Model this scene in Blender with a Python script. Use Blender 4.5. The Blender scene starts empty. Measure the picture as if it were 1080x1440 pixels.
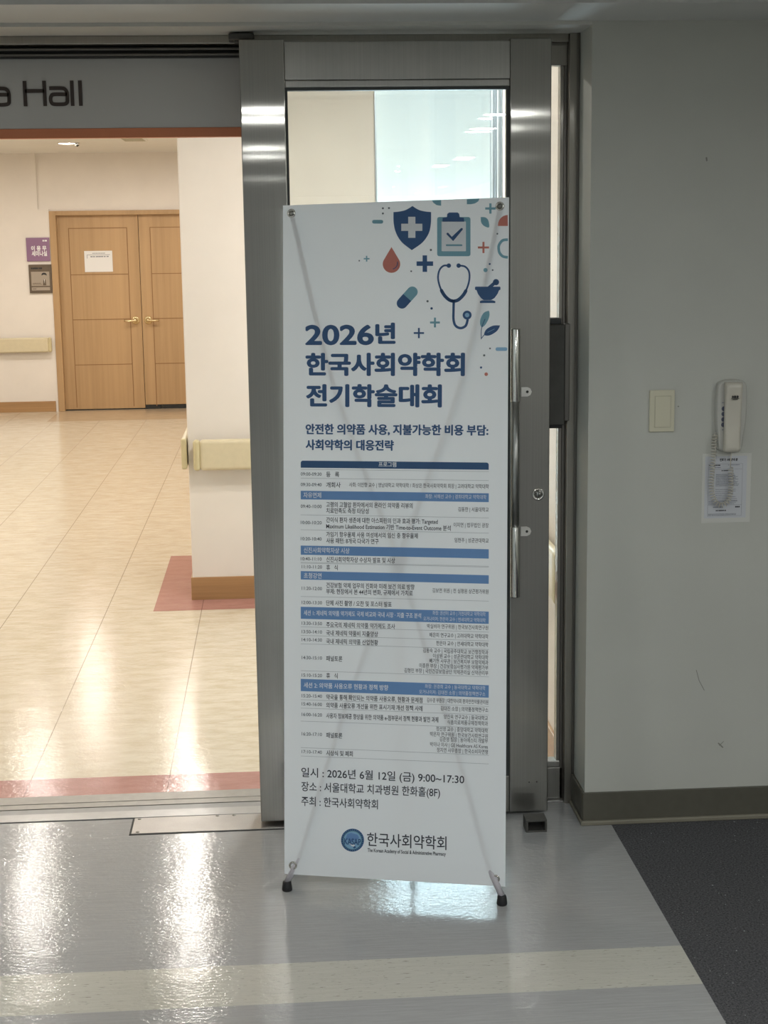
import bpy, bmesh, math, random
from mathutils import Vector, Matrix
from mathutils.geometry import tessellate_polygon
random.seed(7)
S = bpy.context.scene
COL = S.collection
PI = math.pi

# ------------------------------------------------------------------ camera, world, lamps, exposure
CAM_POS = (-0.0066, -4.3863, 1.7292)
CAM_R, CAM_U, CAM_F = (0.9972, -0.0705, -0.0133), (0.0253, 0.1746, 0.9843), (0.0673, 0.9821, -0.1759)
cam_data = bpy.data.cameras.new('camera')
cam = bpy.data.objects.new('camera', cam_data); COL.objects.link(cam)
R_, U_, F_ = Vector(CAM_R).normalized(), Vector(CAM_U), Vector(CAM_F).normalized()
R_ = (R_ - F_ * R_.dot(F_)).normalized(); U_ = R_.cross(F_).normalized()
cam.matrix_world = Matrix(((R_.x, U_.x, -F_.x, CAM_POS[0]), (R_.y, U_.y, -F_.y, CAM_POS[1]), (R_.z, U_.z, -F_.z, CAM_POS[2]), (0, 0, 0, 1)))
cam_data.sensor_fit = 'VERTICAL'; cam_data.sensor_height = 24.0; cam_data.lens = 24.0 * 2164.85 / 1440
cam_data.clip_start = 0.05
S.camera = cam
S.view_settings.view_transform = 'Standard'; S.view_settings.look = 'None'
S.view_settings.exposure = 0.0; S.view_settings.gamma = 1.0; S.view_settings.use_curve_mapping = False
S.cycles.sample_clamp_indirect = 60
W = bpy.data.worlds.new('world'); S.world = W; W.use_nodes = True
W.node_tree.nodes['Background'].inputs[0].default_value = (0.8, 0.85, 0.9, 1)
W.node_tree.nodes['Background'].inputs[1].default_value = 0.02
HALL_LAMP = 300.0        # radiance of the hall's downlights
CORRIDOR_LAMP = 245.0     # radiance of the corridor's downlights
DAYLIGHT = 15.0           # radiance of the sky behind the window blind
HALL_TINT, CORRIDOR_TINT, DAY_TINT = (1.0, 0.945, 0.87), (0.98, 1.0, 0.98), (0.72, 0.89, 1.0)

# ------------------------------------------------------------------ materials
def lin(c):
    return tuple((x / 255 / 12.92) if x / 255 <= 0.04045 else ((x / 255 + 0.055) / 1.055) ** 2.4 for x in c)
def new_mat(name):
    m = bpy.data.materials.new(name); m.use_nodes = True
    return m, m.node_tree.nodes, m.node_tree.links, m.node_tree.nodes['Principled BSDF']
def noise_fac(n, l, scale, detail=3, rough=0.55, src=None):
    g = n.new('ShaderNodeNewGeometry'); mp = n.new('ShaderNodeMapping'); mp.inputs['Scale'].default_value = scale
    l.new(g.outputs['Position'], mp.inputs['Vector'])
    t = n.new('ShaderNodeTexNoise'); t.inputs['Scale'].default_value = 1; t.inputs['Detail'].default_value = detail; t.inputs['Roughness'].default_value = rough
    l.new(mp.outputs[0], t.inputs['Vector'])
    return t.outputs[0]
def ramp(n, l, fac, stops):
    r = n.new('ShaderNodeValToRGB'); e = r.color_ramp.elements
    while len(e) < len(stops): e.new(0.5)
    for k, (p, c) in enumerate(stops): e[k].position = p; e[k].color = (*c, 1)
    l.new(fac, r.inputs[0]); return r.outputs[0]
def mix(n, l, fac, a, b, mode='MIX'):
    x = n.new('ShaderNodeMix'); x.data_type = 'RGBA'; x.blend_type = mode
    for s, v in ((x.inputs[0], fac), (x.inputs[6], a), (x.inputs[7], b)):
        if hasattr(v, 'is_output'): l.new(v, s)
        elif isinstance(v, (int, float)): s.default_value = v
        else: s.default_value = (*v, 1)
    return x.outputs[2]
def bump(n, l, p, fac, strength, dist):
    b = n.new('ShaderNodeBump'); b.inputs['Strength'].default_value = strength; b.inputs['Distance'].default_value = dist
    l.new(fac, b.inputs['Height']); l.new(b.outputs[0], p.inputs['Normal']); return b
def plain(name, c, rough=0.5, metal=0.0, spec=0.5, vary=0.0, scale=30, bmp=0.0, bscale=200):
    m, n, l, p = new_mat(name)
    p.inputs['Roughness'].default_value = rough; p.inputs['Metallic'].default_value = metal; p.inputs['Specular IOR Level'].default_value = spec
    p.inputs['Base Color'].default_value = (*c, 1)
    if vary:
        f = noise_fac(n, l, (scale,) * 3)
        l.new(ramp(n, l, f, [(0.3, tuple(x * (1 - vary) for x in c)), (0.7, tuple(min(1, x * (1 + vary)) for x in c))]), p.inputs['Base Color'])
    if bmp: bump(n, l, p, noise_fac(n, l, (bscale,) * 3, 2), bmp, 0.001)
    return m
def emitter(name, c, s):
    m, n, l, p = new_mat(name); n.remove(p)
    e = n.new('ShaderNodeEmission'); e.inputs[0].default_value = (*c, 1); e.inputs[1].default_value = s
    l.new(e.outputs[0], n['Material Output'].inputs[0]); return m
def steel(name, c, rough=0.26, aniso=0.85, streak=(260, 260, 1.5), smudge=0.12):
    m, n, l, p = new_mat(name)
    p.inputs['Metallic'].default_value = 1; p.inputs['Anisotropic'].default_value = aniso
    t = n.new('ShaderNodeCombineXYZ'); t.inputs[0].default_value = 1.0; t.inputs[1].default_value = 0.01
    l.new(t.outputs[0], p.inputs['Tangent'])
    a = noise_fac(n, l, streak, 2); b = noise_fac(n, l, (9, 9, 6), 4)
    ca = ramp(n, l, a, [(0.3, tuple(x * 0.95 for x in c)), (0.7, tuple(min(1, x * 1.05) for x in c))])
    l.new(mix(n, l, ramp(n, l, b, [(0.35, (0, 0, 0)), (0.7, (smudge * 2,) * 3)]), ca, tuple(x * 0.6 for x in c)), p.inputs['Base Color'])
    mr = n.new('ShaderNodeMapRange'); mr.inputs[3].default_value = rough * 0.85; mr.inputs[4].default_value = rough * 1.25
    l.new(b, mr.inputs[0]); l.new(mr.outputs[0], p.inputs['Roughness'])
    g = n.new('ShaderNodeBsdfAnisotropic'); g.inputs['Roughness'].default_value = 0.42; l.new(p.inputs['Base Color'].links[0].from_socket, g.inputs['Color'])
    x = n.new('ShaderNodeMixShader'); x.inputs[0].default_value = 0.6; l.new(p.outputs[0], x.inputs[1]); l.new(g.outputs[0], x.inputs[2]); l.new(x.outputs[0], n['Material Output'].inputs[0])
    return m
def glass_mat(name, tint):
    m, n, l, p = new_mat(name); n.remove(p)
    t = n.new('ShaderNodeBsdfTransparent'); t.inputs[0].default_value = (*tint, 1)
    g = n.new('ShaderNodeBsdfGlossy'); g.inputs['Roughness'].default_value = 0.0
    f = n.new('ShaderNodeFresnel'); f.inputs[0].default_value = 1.5
    x = n.new('ShaderNodeMixShader'); l.new(f.outputs[0], x.inputs[0]); l.new(t.outputs[0], x.inputs[1]); l.new(g.outputs[0], x.inputs[2])
    l.new(x.outputs[0], n['Material Output'].inputs[0]); return m
def cloth_mat(name, c, trans, rough=0.55):
    m, n, l, p = new_mat(name)
    p.inputs['Base Color'].default_value = (*c, 1); p.inputs['Roughness'].default_value = rough; p.inputs['Specular IOR Level'].default_value = 0.3
    t = n.new('ShaderNodeBsdfTranslucent'); t.inputs[0].default_value = (*c, 1)
    x = n.new('ShaderNodeMixShader'); x.inputs[0].default_value = trans
    l.new(p.outputs[0], x.inputs[1]); l.new(t.outputs[0], x.inputs[2]); l.new(x.outputs[0], n['Material Output'].inputs[0])
    return m
def paint(name, c, vary=0.04, bmp=0.25):
    m, n, l, p = new_mat(name); p.inputs['Roughness'].default_value = 0.6; p.inputs['Specular IOR Level'].default_value = 0.3
    f = noise_fac(n, l, (2.2, 2.2, 2.2), 4)
    l.new(ramp(n, l, f, [(0.3, tuple(x * (1 - vary) for x in c)), (0.7, tuple(min(1, x * (1 + vary)) for x in c))]), p.inputs['Base Color'])
    bump(n, l, p, noise_fac(n, l, (260,) * 3, 2), bmp, 0.0006); return m
def wood(name, c, dark, axis='z', rough=0.4):
    m, n, l, p = new_mat(name); p.inputs['Roughness'].default_value = rough
    sc = (38, 38, 0.9) if axis == 'z' else (0.9, 38, 38)
    wide = (6, 6, 0.15) if axis == 'z' else (0.3, 6, 6)
    a = noise_fac(n, l, sc, 5, 0.65); b = noise_fac(n, l, wide, 2)
    c1 = ramp(n, l, a, [(0.3, dark), (0.62, c)])
    l.new(mix(n, l, ramp(n, l, b, [(0.4, (0, 0, 0)), (0.65, (0.45,) * 3)]), c1, tuple(min(1, x * 1.25) for x in c)), p.inputs['Base Color'])
    return m
def vinyl(name, base, streak, flecks=None, rough=0.2, scl=(4, 90, 1), wax=0.35, spec=0.5):
    m, n, l, p = new_mat(name); p.inputs['Roughness'].default_value = rough; p.inputs['Specular IOR Level'].default_value = spec
    c = ramp(n, l, noise_fac(n, l, scl, 5, 0.7), [(0.35, streak), (0.65, base)])
    if flecks:
        f2 = ramp(n, l, noise_fac(n, l, (scl[0] * 4, scl[1] * 1.6, 1), 2), [(0.64, (0, 0, 0)), (0.70, (1, 1, 1))])
        c = mix(n, l, f2, c, flecks)
    l.new(c, p.inputs['Base Color'])
    n1 = noise_fac(n, l, (60, 95, 1), 3); n2 = noise_fac(n, l, (5, 7, 1), 2)
    mt = n.new('ShaderNodeMath'); mt.operation = 'MULTIPLY_ADD'; l.new(n2, mt.inputs[0]); mt.inputs[1].default_value = 2.2; l.new(n1, mt.inputs[2])
    bump(n, l, p, mt.outputs[0], wax, 0.0016)
    return m
def hall_tile(name, base, streak, joint):
    m, n, l, p = new_mat(name); p.inputs['Roughness'].default_value = 0.14; p.inputs['Specular IOR Level'].default_value = 0.27
    c = ramp(n, l, noise_fac(n, l, (7, 20, 1), 7, 0.75), [(0.36, streak), (0.6, base)])
    g = n.new('ShaderNodeNewGeometry'); sx = n.new('ShaderNodeSeparateXYZ'); l.new(g.outputs['Position'], sx.inputs[0])
    def line(out, off, per, w):
        a = n.new('ShaderNodeMath'); a.operation = 'ADD'; l.new(out, a.inputs[0]); a.inputs[1].default_value = off + 90 * per
        b = n.new('ShaderNodeMath'); b.operation = 'MODULO'; l.new(a.outputs[0], b.inputs[0]); b.inputs[1].default_value = per
        d = n.new('ShaderNodeMath'); d.operation = 'LESS_THAN'; l.new(b.outputs[0], d.inputs[0]); d.inputs[1].default_value = w
        return d.outputs[0]
    jx = line(sx.outputs[0], 1.741, 0.45, 0.0035); jy = line(sx.outputs[1], -0.6, 0.45, 0.003)
    c = mix(n, l, jx, c, joint)
    s = n.new('ShaderNodeMath'); s.operation = 'MULTIPLY'; l.new(jy, s.inputs[0]); s.inputs[1].default_value = 0.12
    c = mix(n, l, s.outputs[0], c, joint); l.new(c, p.inputs['Base Color'])
    n1 = noise_fac(n, l, (48, 60, 1), 3); n2 = noise_fac(n, l, (4, 5, 1), 2)
    mt = n.new('ShaderNodeMath'); mt.operation = 'MULTIPLY_ADD'; l.new(n2, mt.inputs[0]); mt.inputs[1].default_value = 2.5; l.new(n1, mt.inputs[2])
    bump(n, l, p, mt.outputs[0], 0.5, 0.0018); return m
def carpet_mat():
    m, n, l, p = new_mat('carpet'); p.inputs['Roughness'].default_value = 0.95; p.inputs['Specular IOR Level'].default_value = 0.1
    f = noise_fac(n, l, (190, 190, 190), 3, 0.8)
    c = ramp(n, l, f, [(0.35, (0.035, 0.035, 0.038)), (0.62, (0.13, 0.13, 0.138))])
    f2 = ramp(n, l, noise_fac(n, l, (120, 75, 90), 2), [(0.70, (0, 0, 0)), (0.76, (1, 1, 1))])
    c = mix(n, l, f2, c, (0.42, 0.44, 0.45)); l.new(c, p.inputs['Base Color'])
    bump(n, l, p, f, 0.8, 0.003); return m

M = {}
M['wall'] = paint('grey_wall_paint', (0.49, 0.495, 0.455))
M['soffit'] = paint('soffit_paint', (0.55, 0.545, 0.51))
M['ceiling'] = paint('ceiling_paint', (0.55, 0.555, 0.54), 0.03, 0.1)
M['hall_wall'] = paint('cream_wall_paint', (0.80, 0.745, 0.685))
M['hall_ceiling'] = paint('hall_ceiling_paint', (0.75, 0.73, 0.68), 0.02, 0.1)
M['olive'] = plain('olive_baseboard', (0.095, 0.09, 0.07), 0.5, vary=0.06)
M['olive_light'] = plain('olive_shoe', (0.21, 0.195, 0.15), 0.5)
M['base_wood'] = wood('baseboard_wood', (0.42, 0.245, 0.11), (0.30, 0.165, 0.07), 'x')
M['door_wood'] = wood('door_wood', (0.475, 0.305, 0.155), (0.415, 0.26, 0.125))
M['frame_wood'] = wood('frame_wood', (0.46, 0.295, 0.15), (0.41, 0.255, 0.12))
M['groove'] = plain('door_groove', (0.27, 0.14, 0.055), 0.6)
M['brass'] = plain('brass', (0.82, 0.69, 0.42), 0.25, 1.0)
M['steel'] = steel('brushed_steel', (0.36, 0.352, 0.328), 0.07, 1.0, smudge=0.05)
M['steel_rail'] = steel('brushed_steel_rail', (0.46, 0.455, 0.43), 0.3, 0.3)
M['steel_post'] = steel('brushed_steel_post', (0.40, 0.38, 0.345), 0.08, 1.0, smudge=0.05)
M['steel_dark'] = steel('steel_dark', (0.20, 0.19, 0.175), 0.35, 0.3)
M['chrome'] = plain('polished_steel', (0.62, 0.61, 0.58), 0.14, 1.0)
M['bracket'] = plain('bracket_steel', (0.62, 0.61, 0.58), 0.5, 0.6)
M['satin'] = plain('satin_steel', (0.36, 0.36, 0.345), 0.35, 1.0, vary=0.08)
M['plate'] = steel('floor_plate_steel', (0.37, 0.355, 0.34), 0.34, 0.0)
M['sill_a'] = plain('sill_beige_metal', (0.29, 0.275, 0.25), 0.4, 0.4, vary=0.08)
M['sill_b'] = plain('sill_grey', (0.25, 0.25, 0.245), 0.4, 0.3, vary=0.06)
M['sill_c'] = plain('sill_bright_metal', (0.36, 0.355, 0.35), 0.33, 0.5, vary=0.06)
M['black'] = plain('black_rubber', (0.012, 0.013, 0.015), 0.55, vary=0.1)
M['dark'] = plain('dark_recess', (0.02, 0.02, 0.019), 0.7)
M['gasket'] = plain('gasket', (0.05, 0.055, 0.055), 0.5)
M['dark_metal'] = plain('dark_box_metal', (0.085, 0.083, 0.076), 0.55, 0.4, vary=0.08)
M['sign_grey'] = plain('sign_grey', (0.50, 0.49, 0.47), 0.32, 0.0, 0.5)
M['sign_orange'] = plain('sign_orange', (0.58, 0.19, 0.08), 0.4)
M['sign_brown'] = plain('sign_brown', (0.045, 0.03, 0.024), 0.5)
M['glass'] = glass_mat('clear_glass', (0.975, 0.99, 0.985))
M['rail_cream'] = plain('handrail_cream', (0.66, 0.58, 0.40), 0.4, vary=0.03)
M['rail_cap'] = plain('handrail_cap', (0.60, 0.52, 0.31), 0.4)
M['alu'] = plain('window_aluminium', (0.26, 0.32, 0.38), 0.35, 0.5)
M['alu_light'] = plain('window_aluminium_light', (0.55, 0.62, 0.68), 0.3, 0.5)
M['daylight'] = emitter('daylight', DAY_TINT, DAYLIGHT)
M['blind'] = cloth_mat('blind_fabric', (0.76, 0.735, 0.69), 0.075)
M['hall_lamp'] = emitter('hall_lamp', HALL_TINT, HALL_LAMP)
M['corridor_lamp'] = emitter('corridor_lamp', CORRIDOR_TINT, CORRIDOR_LAMP)
M['white_plastic'] = plain('white_plastic', (0.7, 0.7, 0.68), 0.4)
M['floor'] = vinyl('grey_sheet_vinyl', (0.375, 0.375, 0.375), (0.325, 0.325, 0.325), scl=(9, 150, 1), wax=0.40, rough=0.11, spec=0.24)
M['stripe'] = vinyl('beige_stripe_vinyl', (0.53, 0.515, 0.46), (0.48, 0.465, 0.41), (0.24, 0.22, 0.19), scl=(9, 150, 1), wax=0.40, rough=0.11, spec=0.24)
M['hall_floor'] = hall_tile('cream_tile', (0.68, 0.61, 0.49), (0.57, 0.485, 0.355), (0.33, 0.27, 0.20))
M['pink'] = hall_tile('pink_tile', (0.45, 0.235, 0.205), (0.385, 0.19, 0.16), (0.24, 0.12, 0.10))
M['door_strip'] = vinyl('darker_floor_strip', (0.56, 0.44, 0.30), (0.47, 0.36, 0.24), rough=0.18, scl=(6, 25, 1), wax=0.1)
M['carpet'] = carpet_mat()
M['purple'] = plain('purple_sign', (0.27, 0.15, 0.26), 0.4)
M['white'] = plain('white_print', (0.85, 0.85, 0.85), 0.5)
M['paper'] = plain('white_paper', (0.80, 0.79, 0.78), 0.7)
M['bronze'] = plain('bronze_plaque', (0.15, 0.115, 0.085), 0.4, 0.5, vary=0.06)
M['plaque_light'] = plain('plaque_picture', (0.40, 0.34, 0.28), 0.4, 0.3)
M['ink'] = plain('black_ink', (0.02, 0.02, 0.022), 0.6)
M['ink_grey'] = plain('grey_ink', (0.22, 0.23, 0.27), 0.6)
M['ivory'] = plain('ivory_plastic', (0.60, 0.57, 0.44), 0.4)
M['ivory_dark'] = plain('ivory_plastic_edge', (0.46, 0.43, 0.32), 0.45)
M['phone'] = plain('phone_plastic', (0.56, 0.53, 0.46), 0.33)
M['phone_base'] = plain('phone_base_plastic', (0.50, 0.495, 0.46), 0.4)
M['phone_key'] = plain('phone_key', (0.10, 0.11, 0.16), 0.4)
M['laminate'] = plain('laminate', (0.58, 0.58, 0.545), 0.3)
M['notice'] = plain('notice_paper', (0.53, 0.545, 0.58), 0.6)
# banner print
M['banner'] = cloth_mat('banner_fabric', (0.80, 0.825, 0.855), 0.21)
def printed(name, c): return cloth_mat(name, c, 0.12, 0.5)
M['navy'] = printed('navy_print', (0.045, 0.11, 0.25))
M['navy2'] = printed('navy_header', (0.04, 0.10, 0.22))
M['blue'] = printed('mid_blue_print', (0.15, 0.29, 0.55))
M['teal'] = printed('teal_print', (0.19, 0.39, 0.48))
M['lblue'] = printed('light_blue_print', (0.25, 0.45, 0.65))
M['coral'] = printed('coral_print', (0.56, 0.20, 0.16))
M['bwhite'] = printed('white_lettering', (0.78, 0.82, 0.86))
M['btext'] = printed('dark_lettering', (0.045, 0.05, 0.065))
M['bgrey'] = printed('grey_print', (0.14, 0.16, 0.18))
M['bline'] = printed('rule_print', (0.40, 0.43, 0.46))
M['clear'] = cloth_mat('clear_plastic', (0.72, 0.70, 0.74), 0.45, 0.15)
M['pole'] = plain('pole_grey', (0.20, 0.20, 0.21), 0.4)

# ------------------------------------------------------------------ mesh helpers
class MB:
    def __init__(s): s.v = []; s.f = []; s.m = []; s.sm = []; s.mats = []
    def mi(s, key):
        if key not in s.mats: s.mats.append(key)
        return s.mats.index(key)
    def add(s, verts, faces, mat, smooth=False):
        o = len(s.v); s.v += [tuple(v) for v in verts]; k = s.mi(mat)
        for f in faces: s.f.append(tuple(i + o for i in f)); s.m.append(k); s.sm.append(smooth)
        return s
    def bm(s, b, mat, smooth=False):
        b.verts.ensure_lookup_table(); b.normal_update()
        s.add([v.co[:] for v in b.verts], [[v.index for v in f.verts] for f in b.faces], mat, smooth); b.free(); return s
    def box(s, x0, x1, y0, y1, z0, z1, mat, bev=0.0, seg=2):
        b = bmesh.new(); bmesh.ops.create_cube(b, size=1)
        for v in b.verts:
            v.co = Vector(((x0 + x1) / 2 + v.co.x * (x1 - x0), (y0 + y1) / 2 + v.co.y * (y1 - y0), (z0 + z1) / 2 + v.co.z * (z1 - z0)))
        if bev: bmesh.ops.bevel(b, geom=b.edges[:], offset=bev, segments=seg, affect='EDGES', profile=0.5)
        b.verts.index_update(); return s.bm(b, mat, False)
    def tube(s, pts, rad, mat, n=12, caps=True):
        pts = [Vector(p) for p in pts]; rs = rad if isinstance(rad, (list, tuple)) else [rad] * len(pts)
        rings = []; up = None
        for i, p in enumerate(pts):
            d = (pts[min(i + 1, len(pts) - 1)] - pts[max(i - 1, 0)]).normalized()
            if up is None: up = Vector((0, 0, 1)) if abs(d.z) < 0.9 else Vector((0, 1, 0))
            a = d.cross(up).normalized(); b = a.cross(d).normalized(); up = b
            rings.append([p + (a * math.cos(2 * PI * k / n) + b * math.sin(2 * PI * k / n)) * rs[i] for k in range(n)])
        vs = [v[:] for r in rings for v in r]; fs = []
        for i in range(len(pts) - 1):
            for k in range(n): fs.append((i * n + k, i * n + (k + 1) % n, (i + 1) * n + (k + 1) % n, (i + 1) * n + k))
        if caps: fs.append(tuple(range(n - 1, -1, -1))); fs.append(tuple(range((len(pts) - 1) * n, len(pts) * n)))
        return s.add(vs, fs, mat, True)
    def lathe(s, c, axis, prof, mat, n=28):
        # prof: (distance along axis, radius)
        ax = Vector(axis).normalized(); t = Vector((0, 0, 1)) if abs(ax.z) < 0.9 else Vector((1, 0, 0))
        a = ax.cross(t).normalized(); b = ax.cross(a); c = Vector(c); vs = []; fs = []
        for d, r in prof:
            for k in range(n): vs.append((c + ax * d + (a * math.cos(2 * PI * k / n) + b * math.sin(2 * PI * k / n)) * max(r, 1e-5))[:])
        for i in range(len(prof) - 1):
            for k in range(n): fs.append((i * n + k, i * n + (k + 1) % n, (i + 1) * n + (k + 1) % n, (i + 1) * n + k))
        return s.add(vs, fs, mat, True)
    def prism(s, outline, fn, d0, d1, mat, smooth=False):
        # outline: 2-D loop, fn(x, y, d) -> world point
        n = len(outline); tri = tessellate_polygon([[Vector((p[0], p[1], 0)) for p in outline]])
        vs = [fn(*p, d0) for p in outline] + [fn(*p, d1) for p in outline]
        fs = [tuple(t) for t in tri] + [tuple(i + n for i in reversed(t)) for t in tri]
        s.add(vs, fs, mat)
        return s.add(vs, [(i, (i + 1) % n, n + (i + 1) % n, n + i) for i in range(n)], mat, smooth)
    def flat(s, outline, fn, mat):
        tri = tessellate_polygon([[Vector((p[0], p[1], 0)) for p in outline]])
        return s.add([fn(*p) for p in outline], [tuple(t) for t in tri], mat)
    def build(s, name, parent=None, label=None, keep_normals=False):
        me = bpy.data.meshes.new(name); o = bpy.data.objects.new(name, me); COL.objects.link(o)
        off = Vector((0, 0, 0))
        if parent is None:
            xs, ys, zs = zip(*s.v); off = Vector(((min(xs) + max(xs)) / 2, (min(ys) + max(ys)) / 2, min(zs))); o.location = off
        me.from_pydata([(v[0] - off.x, v[1] - off.y, v[2] - off.z) for v in s.v], [], s.f)
        for k in s.mats: me.materials.append(M[k])
        me.polygons.foreach_set('material_index', s.m); me.polygons.foreach_set('use_smooth', s.sm); me.update()
        if not keep_normals:
            b = bmesh.new(); b.from_mesh(me); bmesh.ops.recalc_face_normals(b, faces=b.faces[:]); b.to_mesh(me); b.free()
        if parent is not None:
            o.parent = parent
            if parent.parent is None: o.matrix_parent_inverse = Matrix.Translation(-parent.location)
        if label: o['label'] = label
        return o
def tag(o, label, cat, group=None, kind=None):
    o['label'] = label; o['category'] = cat
    if group: o['group'] = group
    if kind: o['kind'] = kind
    return o
def struct(o): o['kind'] = 'structure'; return o
def empty(name, loc, label=None, cat=None, group=None):
    o = bpy.data.objects.new(name, None); COL.objects.link(o); o.location = loc; o.empty_display_size = 0.1
    if label: tag(o, label, cat, group)
    return o
def box_obj(name, x0, x1, y0, y1, z0, z1, mat, bev=0.0, parent=None, label=None):
    return MB().box(x0, x1, y0, y1, z0, z1, mat, bev).build(name, parent, label)
def circle(cx, cy, r, n=24, ry=None): return [(cx + r * math.cos(2 * PI * k / n), cy + (ry or r) * math.sin(2 * PI * k / n)) for k in range(n)]
def rrect(x0, y0, x1, y1, r, n=5):
    o = []
    for cx, cy, a in ((x1 - r, y1 - r, 0), (x0 + r, y1 - r, PI / 2), (x0 + r, y0 + r, PI), (x1 - r, y0 + r, 1.5 * PI)):
        for k in range(n + 1): o.append((cx + r * math.cos(a + PI / 2 * k / n), cy + r * math.sin(a + PI / 2 * k / n)))
    return o
def smooth_path(pts, n=6):
    o = []; P = [pts[0]] + list(pts) + [pts[-1]]
    for i in range(1, len(P) - 2):
        for k in range(n):
            t = k / n; a, b, c, d = P[i - 1], P[i], P[i + 1], P[i + 2]
            o.append(tuple(0.5 * (2 * b[j] + (c[j] - a[j]) * t + (2 * a[j] - 5 * b[j] + 4 * c[j] - d[j]) * t * t + (3 * b[j] - a[j] - 3 * c[j] + d[j]) * t ** 3) for j in range(len(b))))
    o.append(tuple(pts[-1])); return o
def stroke(mb, pts, w, fn, mat, closed=False, cap=True):
    n = len(pts); L = []; Rr = []
    for i in range(n):
        a = pts[(i - 1) % n] if (closed or i > 0) else pts[i]; b = pts[(i + 1) % n] if (closed or i < n - 1) else pts[i]
        dx, dy = b[0] - a[0], b[1] - a[1]; q = math.hypot(dx, dy) or 1; nx, ny = -dy / q, dx / q
        k = 1.0
        if closed or 0 < i < n - 1:
            ax, ay = pts[i][0] - a[0], pts[i][1] - a[1]; qa = math.hypot(ax, ay) or 1
            k = min(2.0, 1 / max(0.4, nx * -ay / qa + ny * ax / qa))
        L.append((pts[i][0] + nx * w / 2 * k, pts[i][1] + ny * w / 2 * k)); Rr.append((pts[i][0] - nx * w / 2 * k, pts[i][1] - ny * w / 2 * k))
    vs = [fn(*p) for p in L] + [fn(*p) for p in Rr]; m = n if closed else n - 1
    mb.add(vs, [(i, (i + 1) % n, n + (i + 1) % n, n + i) for i in range(m)], mat)
    if cap and not closed:
        for p in (pts[0], pts[-1]): mb.flat(circle(p[0], p[1], w / 2, 10), fn, mat)

_tc = {}
def text_geo(body, bold=0.0, res=3):
    key = (body, bold, res)
    if key not in _tc:
        c = bpy.data.curves.new('lettering', 'FONT'); c.body = body; c.size = 1; c.resolution_u = res; c.offset = bold
        o = bpy.data.objects.new('lettering', c); COL.objects.link(o)
        me = bpy.data.meshes.new_from_object(o.evaluated_get(bpy.context.evaluated_depsgraph_get()))
        _tc[key] = ([(v.co.x, v.co.y) for v in me.vertices], [tuple(p.vertices) for p in me.polygons])
        bpy.data.objects.remove(o); bpy.data.curves.remove(c); bpy.data.meshes.remove(me)
    return _tc[key]
def put_text(mb, body, x0, x1, yc, h, fn, mat, bold=0.0, res=3):
    """lettering from x0 to x1, centre line yc, syllable height h, in the coordinates fn takes (y up)"""
    vs, fs = text_geo(body, bold, res); a = min(v[0] for v in vs); b = max(v[0] for v in vs); k = (x1 - x0) / max(b - a, 1e-6); s = h / 0.909
    mb.add([fn(x0 + (v[0] - a) * k, yc + (v[1] - 0.376) * s) for v in vs], fs, mat)

# ------------------------------------------------------------------ the setting: corridor
XE, CEIL = 0.952, 2.36
f = MB()
def quad(mb, x0, x1, y0, y1, z, mat): mb.add([(x0, y0, z), (x1, y0, z), (x1, y1, z), (x0, y1, z)], [(0, 1, 2, 3)], mat)
quad(f, -3.2, XE, -0.897, 0.095, 0, 'floor'); quad(f, -3.2, XE, -1.096, -0.897, 0, 'stripe'); quad(f, -3.2, XE, -20, -1.096, 0, 'floor')
struct(f.build('floor_corridor', keep_normals=True))
f = MB(); quad(f, XE, 2.6, -20, -0.084, 0, 'carpet'); struct(f.build('floor_carpet', keep_normals=True))
c = MB(); c.box(-3.2, 2.6, -0.41, -0.084, 2.30, 2.44, 'ceiling'); c.box(-3.2, 2.6, -20, -0.41, CEIL, 2.44, 'ceiling')
struct(c.build('ceiling_corridor'))
M['scuff'] = plain('wall_scuff', (0.24, 0.235, 0.21), 0.7)
w = MB(); w.box(0.874, 2.6, -0.084, 0.2, 0, 2.6, 'wall')
for pts, wd in (([(1.203, 0.462), (1.212, 0.43), (1.228, 0.40)], 0.0022), ([(1.275, 0.235), (1.288, 0.222)], 0.004), ([(1.290, 0.240), (1.278, 0.228)], 0.002), ([(1.1325, 1.2425), (1.1335, 1.2425)], 0.004), ([(1.198, 1.933), (1.199, 1.926)], 0.0045)):
    stroke(w, pts, wd, lambda x, z: (x, -0.0843, z), 'scuff')
struct(w.build('wall_right'))
w = MB(); w.box(-3.2, 0.874, -0.084, 0.2, 2.29, 2.6, 'soffit'); struct(w.build('wall_lintel'))
struct(box_obj('wall_left', -3.2, -1.75, -0.084, 0.2, 0, 2.29, 'wall'))
struct(box_obj('wall_corridor_right', 2.6, 2.7, -20, 0.2, 0, 2.6, 'wall'))
struct(box_obj('wall_corridor_left', -3.3, -3.2, -20, 0.2, 0, 2.6, 'wall'))
struct(box_obj('wall_back', -3.3, 2.7, -20.1, -20, 0, 2.6, 'wall'))
b = MB()
b.box(0.868, 2.6, -0.092, -0.084, 0, 0.098, 'olive', 0.0015); b.box(0.866, 0.874, -0.084, 0.082, 0, 0.098, 'olive', 0.0015)
b.box(0.862, 2.6, -0.104, -0.092, 0, 0.014, 'olive_light', 0.003); b.box(0.860, 0.868, -0.104, 0.082, 0, 0.012, 'olive_light', 0.003)
struct(b.build('baseboard_right'))

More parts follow.
